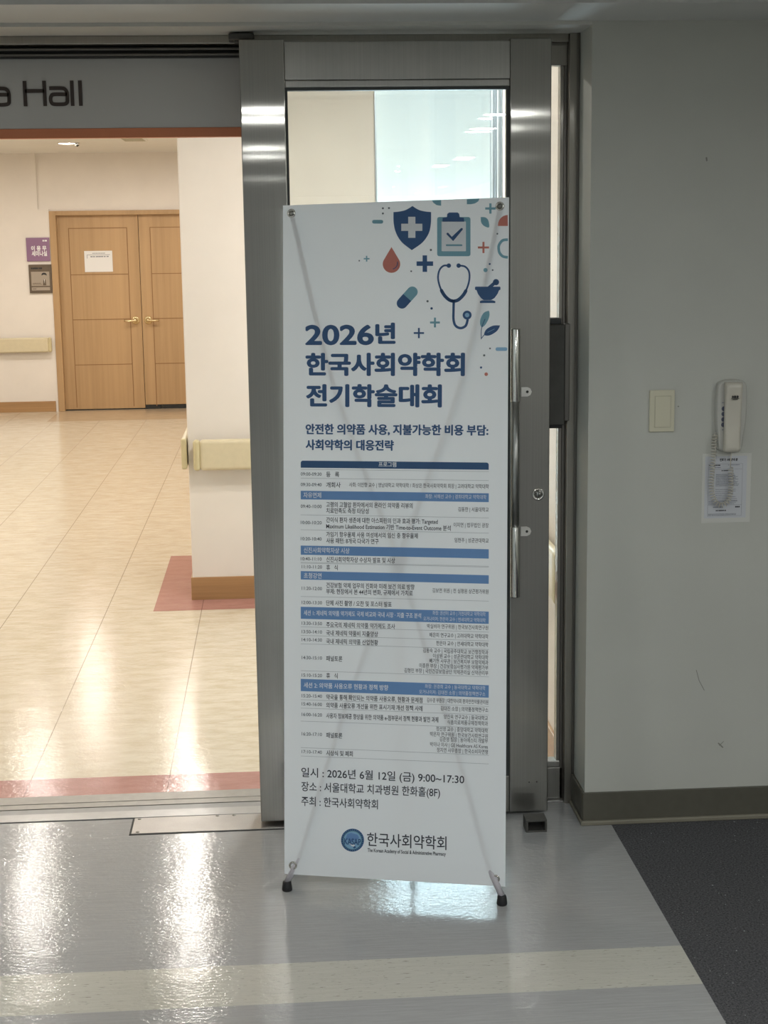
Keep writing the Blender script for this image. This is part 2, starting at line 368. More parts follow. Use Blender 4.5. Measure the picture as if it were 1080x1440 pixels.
# ------------------------------------------------------------------ the setting: hall behind the door
HC = 2.6
f = MB()
quad(f, -5, 1.22, 0.479, 11.8, 0, 'hall_floor')
quad(f, -5, 0.88, 0.31, 0.479, 0, 'pink')
struct(f.build('floor_hall', keep_normals=True))
f = MB()
quad(f, -0.617, 0.60, 2.757, 4.05, 0.0006, 'pink')
struct(f.build('trim_pink_floor_border', keep_normals=True))
f = MB(); quad(f, -2.25, 0.88, 10.72, 11.68, 0.0006, 'door_strip'); struct(f.build('trim_floor_strip', keep_normals=True))  # slightly darker floor strip in front of the wooden doors
struct(box_obj('ceiling_hall', -5, 1.22, 0.2, 11.8, HC, HC + 0.1, 'hall_ceiling'))
w = MB(); w.box(-5, -2.37, 11.65, 11.8, 0, HC, 'hall_wall'); w.box(-2.37, -2.26, 11.65, 11.8, 0, 2.05, 'hall_wall'); w.box(-2.37, 0.98, 11.68, 11.8, 2.05, HC, 'hall_wall'); w.box(-2.26, 0.98, 11.68, 11.8, 2.03, 2.05, 'hall_wall')
w.box(-0.42, 0.98, 11.68, 11.8, 0, 2.03, 'hall_wall'); w.box(-2.26, -0.42, 11.79, 11.8, 0, 2.03, 'hall_wall')
struct(w.build('wall_hall_far'))
struct(box_obj('wall_hall_left', -5.1, -5, 0.2, 11.8, 0, HC, 'hall_wall'))
struct(box_obj('wall_hall_side', 0.88, 0.98, 0.2, 1.62, 0, HC, 'hall_wall'))
struct(box_obj('wall_hall_right', 0.88, 0.98, 3.25, 11.8, 0, HC, 'hall_wall'))
struct(box_obj('column', -0.44, 0.478, 2.976, 3.85, 0, HC, 'hall_wall', 0.006))
struct(box_obj('baseboard_column', -0.447, 0.478, 2.968, 3.858, 0, 0.112, 'base_wood', 0.002))
struct(box_obj('baseboard_hall_far', -5, -2.285, 11.635, 11.65, 0, 0.108, 'base_wood', 0.002))
struct(box_obj('baseboard_hall_side', 0.868, 0.88, 0.2, 1.62, 0, 0.112, 'base_wood', 0.002))

# threshold under the sliding door: strips of metal set into the floor
t = MB()
t.box(-1.75, 0.874, 0.245, 0.31, -0.01, 0.003, 'sill_a', 0.001); t.box(-1.75, 0.874, 0.206, 0.245, -0.01, 0.0015, 'sill_a', 0.0005)
t.box(-1.75, 0.874, 0.200, 0.206, -0.01, -0.004, 'dark')
t.box(-1.75, 0.874, 0.160, 0.200, -0.01, 0.001, 'sill_b', 0.0005); t.box(-1.75, 0.874, 0.101, 0.160, -0.01, 0.002, 'sill_c', 0.001)
t.box(-1.75, 0.874, 0.095, 0.101, -0.01, -0.004, 'dark')
struct(t.build('trim_threshold'))
p = empty('floor_access_plate', (-0.2, 0.04, 0), 'flat steel access plate set in the grey floor in front of the door threshold', 'floor plate')
MB().box(-0.470, 0.10, -0.031, 0.094, 0.0, 0.003, 'plate', 0.001).build('cover', p)
g = MB(); g.box(-0.476, 0.10, -0.037, -0.031, 0.0, 0.0012, 'dark'); g.box(-0.476, -0.470, -0.037, 0.094, 0.0, 0.0012, 'dark'); g.build('gap_seal', p)
for x, y in ((-0.455, 0.083), (-0.452, -0.020), (-0.22, 0.086), (-0.17, 0.086)):
    MB().lathe((x, y, 0.003), (0, 0, 1), [(0, 0.006), (0.0012, 0.005), (0.0012, 0)], 'steel_dark', 12).build('screw', p)

# overhead track and the transom board
tr = MB()
tr.box(-1.75, 0.845, 0.10, 0.2, 2.267, 2.29, 'steel_post', 0.002); tr.box(0.03, 0.845, 0.121, 0.2, 2.255, 2.267, 'steel_dark')
struct(tr.build('trim_header_bar'))
tr = MB()
tr.box(-1.75, 0.0, 0.15, 0.2, 2.238, 2.267, 'dark'); tr.box(-1.75, 0.0, 0.128, 0.15, 2.254, 2.260, 'steel_dark', 0.001); tr.box(-1.75, 0.0, 0.138, 0.15, 2.240, 2.246, 'steel_dark', 0.001)
struct(tr.build('trim_door_track'))
sb = empty('hall_name_board', (-0.85, 0.2, 2.02), 'grey name board above the passage reading a Hall in dark brown letters', 'sign')
MB().box(-1.75, 0.02, 0.19, 0.22, 2.046, 2.240, 'sign_grey', 0.001).build('board', sb)
MB().box(-1.75, 0.02, 0.188, 0.22, 2.019, 2.046, 'sign_orange', 0.001).build('bottom_band', sb, 'rust orange band along the lower edge')
L = MB(); SX = 0.0105
def sfn(x, z): return (x, 0.1885, z)
def hbox(x0, x1, z0, z1): L.box(x0, x1, 0.1872, 0.19, z0, z1, 'sign_brown')
def ribbon(pts, closed=False):
    for d in (0.1872,):
        stroke(L, pts, SX, lambda x, z: (x, d, z), 'sign_brown', closed, False)
def letter_a(x):      # 0.058 wide, 0.0525 tall, base 2.1082
    z0, z1 = 2.1135, 2.1585
    ribbon(smooth_path([(x + 0.003, z1 - 0.001), (x + 0.036, z1 - 0.001), (x + 0.047, z1 - 0.004), (x + 0.0525, z1 - 0.014), (x + 0.0525, z0 + 0.010)], 4))
    ribbon(smooth_path([(x + 0.0525, z0 + 0.012), (x + 0.051, z0 + 0.004), (x + 0.042, z0), (x + 0.016, z0), (x + 0.008, z0 + 0.004), (x + 0.0055, z0 + 0.0135), (x + 0.008, z0 + 0.023), (x + 0.016, z0 + 0.027), (x + 0.0525, z0 + 0.027)], 4))
def letter_n(x):
    ribbon([(x + 0.0055, 2.1082), (x + 0.0055, 2.1640)]); ribbon(smooth_path([(x + 0.0055, 2.1585), (x + 0.040, 2.1585), (x + 0.050, 2.153), (x + 0.0525, 2.143), (x + 0.0525, 2.1082)], 4))
def letter_h(x): ribbon([(x + 0.0055, 2.1082), (x + 0.0055, 2.1785)]); ribbon(smooth_path([(x + 0.0055, 2.1585), (x + 0.040, 2.1585), (x + 0.050, 2.153), (x + 0.0525, 2.143), (x + 0.0525, 2.1082)], 4))
def letter_w(x):
    ribbon(smooth_path([(x + 0.0055, 2.164), (x + 0.0055, 2.125), (x + 0.009, 2.116), (x + 0.018, 2.1135), (x + 0.074, 2.1135), (x + 0.080, 2.118), (x + 0.0815, 2.128), (x + 0.0815, 2.164)], 4)); ribbon([(x + 0.0435, 2.1135), (x + 0.0435, 2.164)])
def letter_H(x):
    ribbon([(x + 0.0055, 2.1082), (x + 0.0055, 2.1785)]); ribbon([(x + 0.0605, 2.1082), (x + 0.0605, 2.1785)]); ribbon([(x + 0.0055, 2.1505), (x + 0.0605, 2.1505)])
letter_H(-0.7045); letter_a(-0.6335); ribbon([(-0.5665, 2.1082), (-0.5665, 2.1785)]); ribbon([(-0.5435, 2.1082), (-0.5435, 2.1785)])
letter_a(-0.797); letter_h(-0.868); letter_w(-0.966); letter_n(-1.037); letter_a(-1.108); letter_H(-1.191)
L.build('lettering', sb)

# fixed sidelight behind the sliding leaf
s2 = empty('window_2', (0.4, 0.16, 0)); struct(s2)
fr = MB()
fr.box(-0.075, 0.845, 0.12, 0.165, 2.205, 2.262, 'steel_post', 0.002); fr.box(-0.075, -0.02, 0.12, 0.165, 0.003, 2.205, 'steel_post', 0.002)
fr.box(0.836, 0.845, 0.12, 0.2, 0.003, 2.205, 'steel_dark', 0.001); fr.box(0.8265, 0.838, 0.128, 0.165, 0.10, 2.205, 'steel_post', 0.001)
fr.box(-0.02, 0.845, 0.12, 0.2, 0.003, 0.105, 'steel', 0.002); fr.box(-0.02, 0.838, 0.124, 0.165, 0.105, 0.125, 'steel_rail', 0.002)
fr.build('window_frame', s2)
fr = MB(); fr.box(0.845, 0.874, 0.085, 0.2, 0.0, 2.29, 'steel_post', 0.002); fr.box(0.866, 0.8735, 0.079, 0.085, 0.0, 2.29, 'steel_dark', 0.001); fr.build('window_post', s2)
MB().box(-0.02, 0.8265, 0.150, 0.156, 0.125, 2.205, 'glass').build('pane', s2)
lb = empty('lock_box', (0.80, 0.1, 1.17), 'dark metal lock box on the steel post beside the sliding door edge', 'lock box')
MB().box(0.765, 0.833, 0.06, 0.12, 1.178, 1.472, 'dark_metal', 0.003).build('casing', lb)
MB().box(0.833, 0.848, 0.066, 0.084, 1.190, 1.474, 'steel_dark', 0.002).build('side_plate', lb, 'slightly lighter side plate')
MB().box(0.765, 0.824, 0.075, 0.12, 1.472, 1.490, 'gasket', 0.002).build('end_cap', lb); MB().box(0.765, 0.828, 0.07, 0.12, 1.168, 1.178, 'black', 0.002).build('end_cap', lb)

# sliding door leaf
d1 = empty('door_1', (0.345, 0.022, 0)); struct(d1)
D0, D1, DB, DT = 0.0, 0.045, 0.012, 2.266
MB().box(-0.087, 0.036, D0, D1, DB, DT, 'steel', 0.0025).build('door_stile', d1)
MB().box(0.662, 0.778, D0, D1, DB, DT, 'steel', 0.0025).build('door_stile', d1)
r_ = MB(); r_.box(0.0365, 0.6615, 0.002, D1 - 0.002, 2.158, 2.260, 'steel_rail', 0.002); r_.build('top_rail', d1)
r_ = MB(); r_.box(0.0365, 0.6615, 0.004, D1 - 0.004, 2.138, 2.1575, 'steel_rail', 0.003); r_.build('glazing_bead', d1)
r_ = MB(); r_.box(0.0365, 0.6615, 0.003, D1 - 0.003, DB, 0.125, 'steel', 0.002); r_.build('bottom_rail', d1)
g = MB(); g.box(0.036, 0.043, 0.010, 0.035, 0.125, 2.138, 'gasket'); g.box(0.653, 0.662, 0.010, 0.035, 0.125, 2.138, 'gasket'); g.box(0.043, 0.653, 0.010, 0.035, 2.130, 2.138, 'gasket'); g.box(0.043, 0.653, 0.010, 0.035, 0.125, 0.131, 'gasket')
g.build('gasket', d1)
MB().box(0.042, 0.654, 0.018, 0.026, 0.130, 2.132, 'glass').build('pane', d1)
h_ = MB(); h_.box(-0.115, -0.045, 0.02, 0.10, 2.268, 2.286, 'dark_metal', 0.004); h_.box(-0.10, -0.03, 0.03, 0.06, 2.262, 2.270, 'dark_metal', 0.002); h_.build('hanger_bracket', d1)
ph = MB(); HX, HY = 0.6705, -0.05
ph.tube([(HX, HY, 0.900), (HX, HY, 1.262)], 0.0115, 'satin', 20); ph = ph.build('pull_handle', d1, 'vertical tubular pull handle')
for z0, z1 in ((1.262, 1.469), (0.691, 0.900)):
    MB().tube([(HX, HY, z0), (HX, HY, z0 + 0.002), (HX, HY, z1 - 0.002), (HX, HY, z1)], [0.0125, 0.0135, 0.0135, 0.0125], 'chrome', 20).build('handle_sleeve', ph, 'polished end sleeve')
for z in (1.285, 0.876):
    q = MB(); q.prism([(0.694, z - 0.0135), (0.712, z - 0.0135), (0.7205, z - 0.0095), (0.7245, z), (0.7205, z + 0.0095), (0.712, z + 0.0135), (0.694, z + 0.0135)], lambda x, y, d: (x, d, y), -0.006, 0.0, 'bracket')
    q.tube([(HX, HY, z), (HX, -0.02, z), (HX, 0.0, z)], 0.006, 'satin', 10)
    q = q.build('handle_bracket', ph); MB().lathe((0.7115, -0.006, z), (0, -1, 0), [(0, 0.004), (0.0015, 0.0036), (0.001, 0.002), (0.001, 0)], 'dark', 14).build('screw', q)
k = MB(); k.lathe((0.7455, 0, 0.985), (0, -1, 0), [(0, 0.0185), (0.004, 0.0185), (0.006, 0.0165), (0.006, 0.0125), (0.0045, 0.012), (0.0045, 0)], 'chrome', 28)
k = k.build('lock_cylinder', d1); q = MB(); q.lathe((0.7455, -0.0047, 0.985), (0, -1, 0), [(0, 0.0085), (0.003, 0.008), (0.003, 0)], 'satin', 20); q.box(0.7445, 0.7465, -0.0085, -0.007, 0.979, 0.991, 'dark'); q.build('key_plug', k)
for zz, xx in ((0.105, 0.722), (0.105, 0.745)): MB().lathe((xx, 0, zz), (0, -1, 0), [(0, 0.0025), (0.0008, 0.002), (0.0008, 0)], 'dark', 10).build('rivet', d1)
fg = empty('floor_guide', (0.722, -0.06, 0), 'dark open steel floor guide under the sliding door edge', 'door guide')
q = MB(); x0, x1, z1 = 0.690, 0.7525, 0.038
q.box(x0, x1, -0.137, -0.082, 0, 0.005, 'dark_metal', 0.001); q.box(x0, x1, -0.137, -0.082, z1 - 0.006, z1, 'dark_metal', 0.001)
q.box(x0, x0 + 0.007, -0.137, -0.082, 0.005, z1 - 0.006, 'dark_metal', 0.001); q.box(x1 - 0.006, x1, -0.137, -0.082, 0.005, z1 - 0.006, 'dark_metal', 0.001); q.build('bracket', fg)
MB().box(x0 + 0.006, x1 - 0.005, -0.092, -0.086, 0.005, z1 - 0.006, 'dark').build('inner_plate', fg)

# window between the column and the side wall (blind over its upper half, daylight below)
w1 = empty('window_1', (0.8, 2.98, 0)); struct(w1)
q = MB()
q.box(0.478, 0.486, 2.97, 3.01, 0, HC, 'alu_light', 0.001); q.box(1.10, 1.12, 2.97, 3.01, 0, HC, 'alu', 0.002)
q.box(0.486, 1.10, 2.97, 3.01, 2.53, HC, 'alu'); q.box(0.486, 1.10, 2.97, 3.01, 0, 0.05, 'alu', 0.002)
q.build('window_frame', w1)
q = MB()
q.box(0.878, 0.98, 1.62, 1.955, 0, HC, 'alu', 0.001); q.box(0.868, 0.880, 1.66, 1.70, 0, HC, 'alu_light', 0.002); q.box(0.866, 0.880, 1.80, 1.84, 0, HC, 'alu_light', 0.002); q.box(0.870, 0.880, 1.74, 1.77, 0, HC, 'alu', 0.002)
q.build('window_jamb', w1)
q = MB(); q.add([(0.488, 3.06, 1.84), (1.10, 3.06, 1.84), (1.10, 3.06, 2.58), (0.488, 3.06, 2.58)], [(0, 1, 2, 3)], 'blind'); q.tube([(0.488, 3.06, 1.84), (1.10, 3.06, 1.84)], 0.008, 'alu_light', 10)
q.build('blind', w1, 'pale blue white roller blind')
MB().box(0.486, 1.10, 2.985, 2.991, 0.05, 2.53, 'glass').build('pane', w1)
q = MB(); q.add([(0.478, 3.14, 0), (1.12, 3.14, 0), (1.12, 3.14, HC), (0.478, 3.14, HC)], [(0, 1, 2, 3)], 'daylight'); q.build('daylight', w1)
w = MB(); w.box(1.12, 1.22, 1.955, 3.25, 0, HC, 'hall_wall'); w.box(0.98, 1.22, 1.62, 1.955, 0, HC, 'hall_wall'); w.box(0.478, 1.12, 3.15, 3.25, 0, HC, 'hall_wall'); struct(w.build('wall_window_recess'))

# ------------------------------------------------------------------ far wooden double door
def far_leaf(name, x0, x1, hinge_left):
    r = empty(name, ((x0 + x1) / 2, 11.70, 0)); struct(r)
    zb = 0.012 if hinge_left else 0.045
    MB().box(x0, x1, 11.70, 11.74, zb, 1.985, 'door_wood', 0.002).build('leaf', r)
    a, b = (x0 + 0.115, x1 - 0.115)
    if not hinge_left: a, b = x0 + 0.115, x1 - 0.11
    g = MB()
    def hl(z): g.box(a, b, 11.6985, 11.70, z - 0.004, z + 0.004, 'groove')
    for z in (1.856, 1.39, 0.933, 0.47): hl(z)
    for x in (a, b): g.box(x - 0.004, x + 0.004, 11.6985, 11.70, 0.03, 1.86, 'groove')
    g.build('panel_groove', r)
    hx = x1 - 0.062 if hinge_left else x0 + 0.062; s = -1 if hinge_left else 1; hz = 0.918
    q = MB(); q.lathe((hx, 11.70, hz), (0, -1, 0), [(0, 0.042), (0.008, 0.042), (0.014, 0.034), (0.018, 0.020), (0.045, 0.015), (0.052, 0.016), (0.058, 0.010), (0.058, 0)], 'brass', 24)
    q.tube([(hx, 11.655, hz), (hx + s * 0.03, 11.648, hz - 0.002), (hx + s * 0.07, 11.648, hz - 0.004), (hx + s * 0.112, 11.652, hz + 0.001)], [0.011, 0.012, 0.010, 0.012], 'brass', 12)
    q.build('lever_handle', r)
    if not hinge_left:
        g = MB(); g.box(x0 + 0.004, x0 + 0.16, 11.705, 11.735, 0.004, 0.045, 'dark'); g.box(x0 + 0.18, x1, 11.705, 11.735, 0.004, 0.045, 'dark'); g.build('dark_gap_strip', r)  # dark strips stand in for the shade in the gap below each leaf
    else:
        g = MB(); g.box(x0, x1, 11.705, 11.735, 0.002, 0.012, 'dark'); g.build('dark_gap_strip', r)
    return r
far_leaf('door_2', -2.193, -1.377, True); far_leaf('door_3', -1.372, -0.50, False)
q = MB(); q.box(-2.26, -2.193, 11.64, 11.75, 0, 2.03, 'frame_wood', 0.003); q.box(-2.193, -0.50, 11.641, 11.75, 1.985, 2.03, 'frame_wood', 0.003); q.box(-0.50, -0.42, 11.64, 11.75, 0, 2.03, 'frame_wood', 0.003)
struct(q.build('trim_door_frame'))

# paper on the far door
nt = empty('paper_notice', (-1.79, 11.69, 1.416), 'white paper notice taped to the light wooden door', 'notice')
MB().box(-1.931, -1.648, 11.6955, 11.6968, 1.416, 1.628, 'paper').build('sheet', nt)
q = MB()
def dashes(mb, x0, x1, z, y, h, mat, n, gap=0.35, rnd=True):
    w_ = (x1 - x0) / n
    for i in range(n):
        e = w_ * (1 - gap * (random.random() if rnd else 1))
        mb.box(x0 + i * w_, x0 + i * w_ + e, y - 0.0004, y, z - h / 2, z + h / 2, mat)
q.box(-1.905, -1.672, 11.6948, 11.6955, 1.586, 1.590, 'ink_grey'); q.box(-1.905, -1.901, 11.6948, 11.6955, 1.553, 1.59, 'ink_grey')
dashes(q, -1.85, -1.72, 1.604, 11.6955, 0.006, 'ink_grey', 12); dashes(q, -1.87, -1.68, 1.570, 11.6955, 0.010, 'ink_grey', 7)
q.build('lettering', nt)
# purple room sign and bronze plaque
sg = empty('room_sign', (-2.38, 11.65, 1.53), 'small purple room sign with white lettering beside the wooden door frame', 'sign')
MB().box(-2.500, -2.268, 11.635, 11.65, 1.532, 1.768, 'purple', 0.002).build('panel', sg)
q = MB(); fn = lambda x, z: (x, 11.634, z)
put_text(q, '이 용 무', -2.452, -2.300, 1.662, 0.048, fn, 'white', 0.03); q.build('lettering', sg); q = MB(); put_text(q, '세미나실', -2.450, -2.296, 1.610, 0.050, fn, 'white', 0.03); q.build('lettering', sg); q = MB(); dashes(q, -2.335, -2.288, 1.737, 11.6346, 0.016, 'white', 4)
q.build('lettering', sg)
pq = empty('portrait_plaque', (-2.38, 11.65, 1.21), 'bronze plaque with an engraved portrait below the purple sign', 'plaque')
MB().box(-2.488, -2.262, 11.630, 11.65, 1.212, 1.500, 'bronze', 0.003).build('panel', pq)
q = MB(); q.box(-2.466, -2.283, 11.628, 11.630, 1.285, 1.428, 'plaque_light'); q.box(-2.466, -2.283, 11.628, 11.630, 1.240, 1.272, 'plaque_light'); q.build('picture_field', pq, 'lighter engraved field')
q = MB(); fn = lambda x, z: (x, 11.6275, z)
q.flat(circle(-2.335, 1.382, 0.020, 20, 0.024), fn, 'plaque_light')
fn2 = lambda x, z: (x, 11.6270, z)
q.flat([(-2.359, 1.388), (-2.362, 1.400), (-2.355, 1.412), (-2.338, 1.418), (-2.318, 1.413), (-2.309, 1.400), (-2.312, 1.386), (-2.318, 1.394), (-2.335, 1.398), (-2.350, 1.396)], fn2, 'ink')
q.flat([(-2.352, 1.290), (-2.346, 1.345), (-2.335, 1.358), (-2.322, 1.345), (-2.318, 1.290)], fn2, 'bronze'); q.flat([(-2.339, 1.352), (-2.331, 1.352), (-2.334, 1.31)], lambda x, z: (x, 11.6265, z), 'white')
q.build('portrait', pq)
q = MB(); dashes(q, -2.465, -2.35, 1.462, 11.6300, 0.016, 'ink', 7); q.build('lettering', pq); q = MB(); dashes(q, -2.455, -2.37, 1.312, 11.6278, 0.006, 'bronze', 14); dashes(q, -2.455, -2.36, 1.300, 11.6278, 0.005, 'bronze', 14); dashes(q, -2.455, -2.42, 1.256, 11.6278, 0.008, 'bronze', 4); q.build('lettering', pq)

# ------------------------------------------------------------------ handrails
def rail(x0, x1, y0, y1, z0, z1, label, caps):
    c = ((x0 + x1) / 2, (y0 + y1) / 2, z0); r = empty('handrail', c, label, 'handrail', 'cream wall handrails')
    al = x1 - x0 > y1 - y0; e = 0.03
    if al:
        MB().box(x0 + (e if 'a' in caps else 0), x1 - (e if 'b' in caps else 0), y0, y1, z0, z1, 'rail_cream', 0.018, 4).build('rail', r)
        if 'a' in caps: MB().box(x0, x0 + e + 0.004, y0 - 0.001, y1, z0 - 0.001, z1 + 0.001, 'rail_cap', 0.016, 4).build('end_cap', r)
        if 'b' in caps: MB().box(x1 - e - 0.004, x1, y0 - 0.001, y1, z0 - 0.001, z1 + 0.001, 'rail_cap', 0.016, 4).build('end_cap', r)
    else:
        MB().box(x0, x1, y0 + (e if 'a' in caps else 0), y1 - (e if 'b' in caps else 0), z0, z1, 'rail_cream', min(0.018, (x1 - x0) * 0.4), 4).build('rail', r)
        if 'a' in caps: MB().box(x0 - 0.001, x1 + 0.001, y0, y0 + e + 0.004, z0 - 0.001, z1 + 0.001, 'rail_cap', min(0.016, (x1 - x0) * 0.38), 4).build('end_cap', r)
    return r
def brackets(r, pts):
    for a in pts: box_obj('wall_bracket', *a, 'rail_cap', 0.004, r)
r = rail(-0.412, 0.45, 2.90, 2.948, 0.644, 0.791, 'cream handrail across the front of the white column', 'ab'); brackets(r, [(-0.30, -0.24, 2.945, 2.976, 0.68, 0.75), (0.25, 0.31, 2.945, 2.976, 0.68, 0.75)])
r = rail(-0.470, -0.445, 2.945, 3.80, 0.648, 0.795, 'cream handrail along the passage side of the white column', 'a'); brackets(r, [(-0.448, -0.44, 3.1, 3.16, 0.68, 0.75), (-0.448, -0.44, 3.6, 3.66, 0.68, 0.75)])
r = rail(-5.0, -2.29, 11.575, 11.62, 0.615, 0.765, 'cream handrail on the far wall beside the wooden doors', 'b'); brackets(r, [(-2.6, -2.54, 11.615, 11.65, 0.65, 0.72), (-3.6, -3.54, 11.615, 11.65, 0.65, 0.72)])
r = rail(0.832, 0.862, 0.205, 1.58, 0.60, 0.762, 'cream handrail on the hall wall seen through the gap beside the steel door', 'a'); brackets(r, [(0.86, 0.88, 0.6, 0.66, 0.65, 0.72), (0.86, 0.88, 1.2, 1.26, 0.65, 0.72)])

# ------------------------------------------------------------------ ceiling fittings
def downlight(x, y, z, r, mat, label, group):
    e = empty('ceiling_downlight', (x, y, z), label, 'ceiling light', group)
    MB().lathe((x, y, z), (0, 0, -1), [(0, r + 0.014), (0.004, r + 0.013), (0.007, r + 0.006), (0.003, r), (0.0, r - 0.001)], 'white_plastic', 32).build('trim_ring', e)
    MB().lathe((x, y, z), (0, 0, -1), [(0.002, r), (0.004, r * 0.9), (0.005, 0)], mat, 32).build('lens', e)
downlight(-1.841, 10.035, HC, 0.075, 'hall_lamp', 'lit round downlight in the hall ceiling just under the orange band of the name board', 'hall downlights')
for x, y in ((-1.684, 5.156), (-0.645, 4.75), (-0.841, 8.302), (-3.3, 5.1), (-3.3, 9.9), (-2.5, 1.6), (0.2, 1.35), (0.45, 1.75), (-3.2, 1.35), (-2.0, 7.6), (-0.7, 6.5), (-4.4, 7.5), (-4.4, 3.0), (-2.4, 3.2), (-0.5, 10.3)):  # several unseen lamps here are added to light the column and even out the hall
    downlight(x, y, HC, 0.075, 'hall_lamp', 'lit round downlight of the hall ceiling out of sight, some added to brighten the hall and column', 'hall downlights out of sight')
for x, y in ((1.20, -3.86), (1.58, -8.34), (2.21, -15.7), (1.26, -4.94), (1.52, -9.69), (2.13, -18.5), (-0.04, -3.52), (-0.045, -4.13), (-0.06, -6.77), (-0.07, -7.93), (-0.10, -12.4), (2.25, -2.4), (-1.6, -2.6)):  # second trio added so each lamp reflection shows twice in the glass
    downlight(x, y, CEIL, 0.085, 'corridor_lamp', 'round corridor downlight out of view, reflected in the door glass and steel, some added to double the reflections', 'corridor downlights')
sp = empty('sprinkler_head', (-1.745, 10.0, HC), 'tiny dark sprinkler head on the hall ceiling beside the lit downlight', 'sprinkler')
MB().lathe((-1.745, 10.0, HC), (0, 0, -1), [(0, 0.022), (0.004, 0.022), (0.006, 0.008), (0.02, 0.007)], 'satin', 16).build('body', sp)
MB().lathe((-1.745, 10.0, HC), (0, 0, -1), [(0.020, 0.018), (0.023, 0.018), (0.035, 0.004), (0.035, 0)], 'dark_metal', 16).build('deflector', sp)
vt = empty('ceiling_vent', (-1.2, 9.45, HC), 'slotted air vent in the hall ceiling above the wooden doors', 'vent')
q = MB(); q.box(-1.31, -1.09, 9.25, 9.75, HC - 0.008, HC, 'hall_ceiling', 0.002); q.build('frame', vt)
q = MB()
for i in range(8): q.box(-1.29, -1.11, 9.275 + i * 0.058, 9.30 + i * 0.058, HC - 0.011, HC - 0.008, 'ivory_dark')
q.build('slat', vt)

# ------------------------------------------------------------------ right wall: blank plate, phone, notice
WY = -0.084
bp = empty('blank_wall_plate', (1.085, WY, 1.17), 'ivory blank switch plate on the grey wall left of the phone', 'wall plate')
MB().box(1.0485, 1.1205, WY - 0.008, WY, 1.1715, 1.2905, 'ivory', 0.002).build('plate', bp)
q = MB(); q.box(1.064, 1.1085, WY - 0.0098, WY - 0.008, 1.185, 1.273, 'ivory', 0.0008); q = q.build('insert', bp)
g = MB()
for a in ((1.0625, 1.064, 1.1835, 1.2745), (1.1085, 1.110, 1.1835, 1.2745)): g.box(a[0], a[1], WY - 0.0084, WY - 0.0079, a[2], a[3], 'ivory_dark')
g.box(1.0625, 1.110, WY - 0.0084, WY - 0.0079, 1.1835, 1.185, 'ivory_dark'); g.box(1.0625, 1.110, WY - 0.0084, WY - 0.0079, 1.273, 1.2745, 'ivory_dark'); g.build('insert_groove', q)

PX, PZ = 1.240, 1.3205       # phone: top left of its outline
ph = empty('wall_phone', (1.285, WY, 1.115), 'cream corded wall phone hanging on the grey wall', 'telephone')
def pw(x, z, d): return (x, WY - d, z)
ol = smooth_path([(1.2475, 1.118), (1.2445, 1.145), (1.2385, 1.20), (1.2380, 1.26), (1.2405, 1.300), (1.2470, 1.311), (1.264, 1.3165), (1.284, 1.318), (1.305, 1.3165), (1.318, 1.311), (1.3235, 1.300), (1.3255, 1.26), (1.3245, 1.20), (1.3165, 1.145), (1.3125, 1.120), (1.305, 1.1145), (1.256, 1.1145)], 4)
def loft(mb, out, cx, cz, prof, mat):
    n = len(out); vs = []; fs = []
    for d, s in prof: vs += [pw(cx + (x - cx) * s, cz + (z - cz) * (1 - (1 - s) * 0.45), d) for x, z in out]
    for i in range(len(prof) - 1):
        for k in range(n): fs.append((i * n + k, i * n + (k + 1) % n, (i + 1) * n + (k + 1) % n, (i + 1) * n + k))
    mb.add(vs, fs, mat, True)
    tri = tessellate_polygon([[Vector((p[0], p[1], 0)) for p in out]]); o = (len(prof) - 1) * n
    mb.add(vs, [tuple(i + o for i in t) for t in tri], mat, False)
q = MB(); loft(q, ol, 1.282, 1.217, [(0, 1.0), (0.014, 1.0), (0.020, 0.985), (0.024, 0.95), (0.0255, 0.90)], 'phone_base'); base = q.build('base', ph)
# handset, thick ends and slim grip, lying over the right of the base
q = MB(); hx0, hx1 = 1.2560, 1.3060; n = 26; secs = []
for i in range(n + 1):
    t = i / n; z = 1.114 + (1.3115 - 1.114) * t
    e = min(1, math.sin(min(t, 1 - t) * PI / 0.10) if min(t, 1 - t) < 0.05 else 1); e = 0.58 + 0.42 * e
    dep = 0.050 - 0.010 * math.sin(PI * t) ** 2
    wd = (0.5 * (hx1 - hx0) - 0.0025 * (1 - t)) * (0.90 + 0.1 * e); cx = (hx0 + hx1) / 2 - 0.001 + 0.0015 * t
    ring = []
    for k in range(20):
        a = 2 * PI * k / 20; ca, sa = math.cos(a), math.sin(a)
        ring.append((cx + wd * math.copysign(abs(ca) ** 0.45, ca), WY - 0.0355 - (dep - 0.026) * 0.62 * math.copysign(abs(sa) ** 0.5, sa) * (e if sa > 0 else 1), z))
    secs.append(ring)
vs = [v for r in secs for v in r]; fs = []
for i in range(n):
    for k in range(20): fs.append((i * 20 + k, i * 20 + (k + 1) % 20, (i + 1) * 20 + (k + 1) % 20, (i + 1) * 20 + k))
fs += [tuple(range(20)), tuple(range(n * 20, n * 20 + 20))]
q.add(vs, fs, 'phone', True); hs = q.build('handset', ph)
q = MB(); fn = lambda x, z: (x, WY - 0.0545, z)
for x, w_ in ((1.2735, 0.004), (1.2785, 0.006), (1.2865, 0.005)): q.prism([(x, 1.2685), (x + w_, 1.2685), (x + w_, 1.2745), (x + w_ * 0.4, 1.276), (x, 1.2735)], lambda a, b, d: (a, WY - d, b), 0.0500, 0.0522, 'ink')
q.box(1.2710, 1.2935, WY - 0.0522, WY - 0.05, 1.2662, 1.2672, 'ink'); q.box(1.2745, 1.2895, WY - 0.0522, WY - 0.05, 1.2638, 1.2650, 'ink')
q.build('emblem', hs)
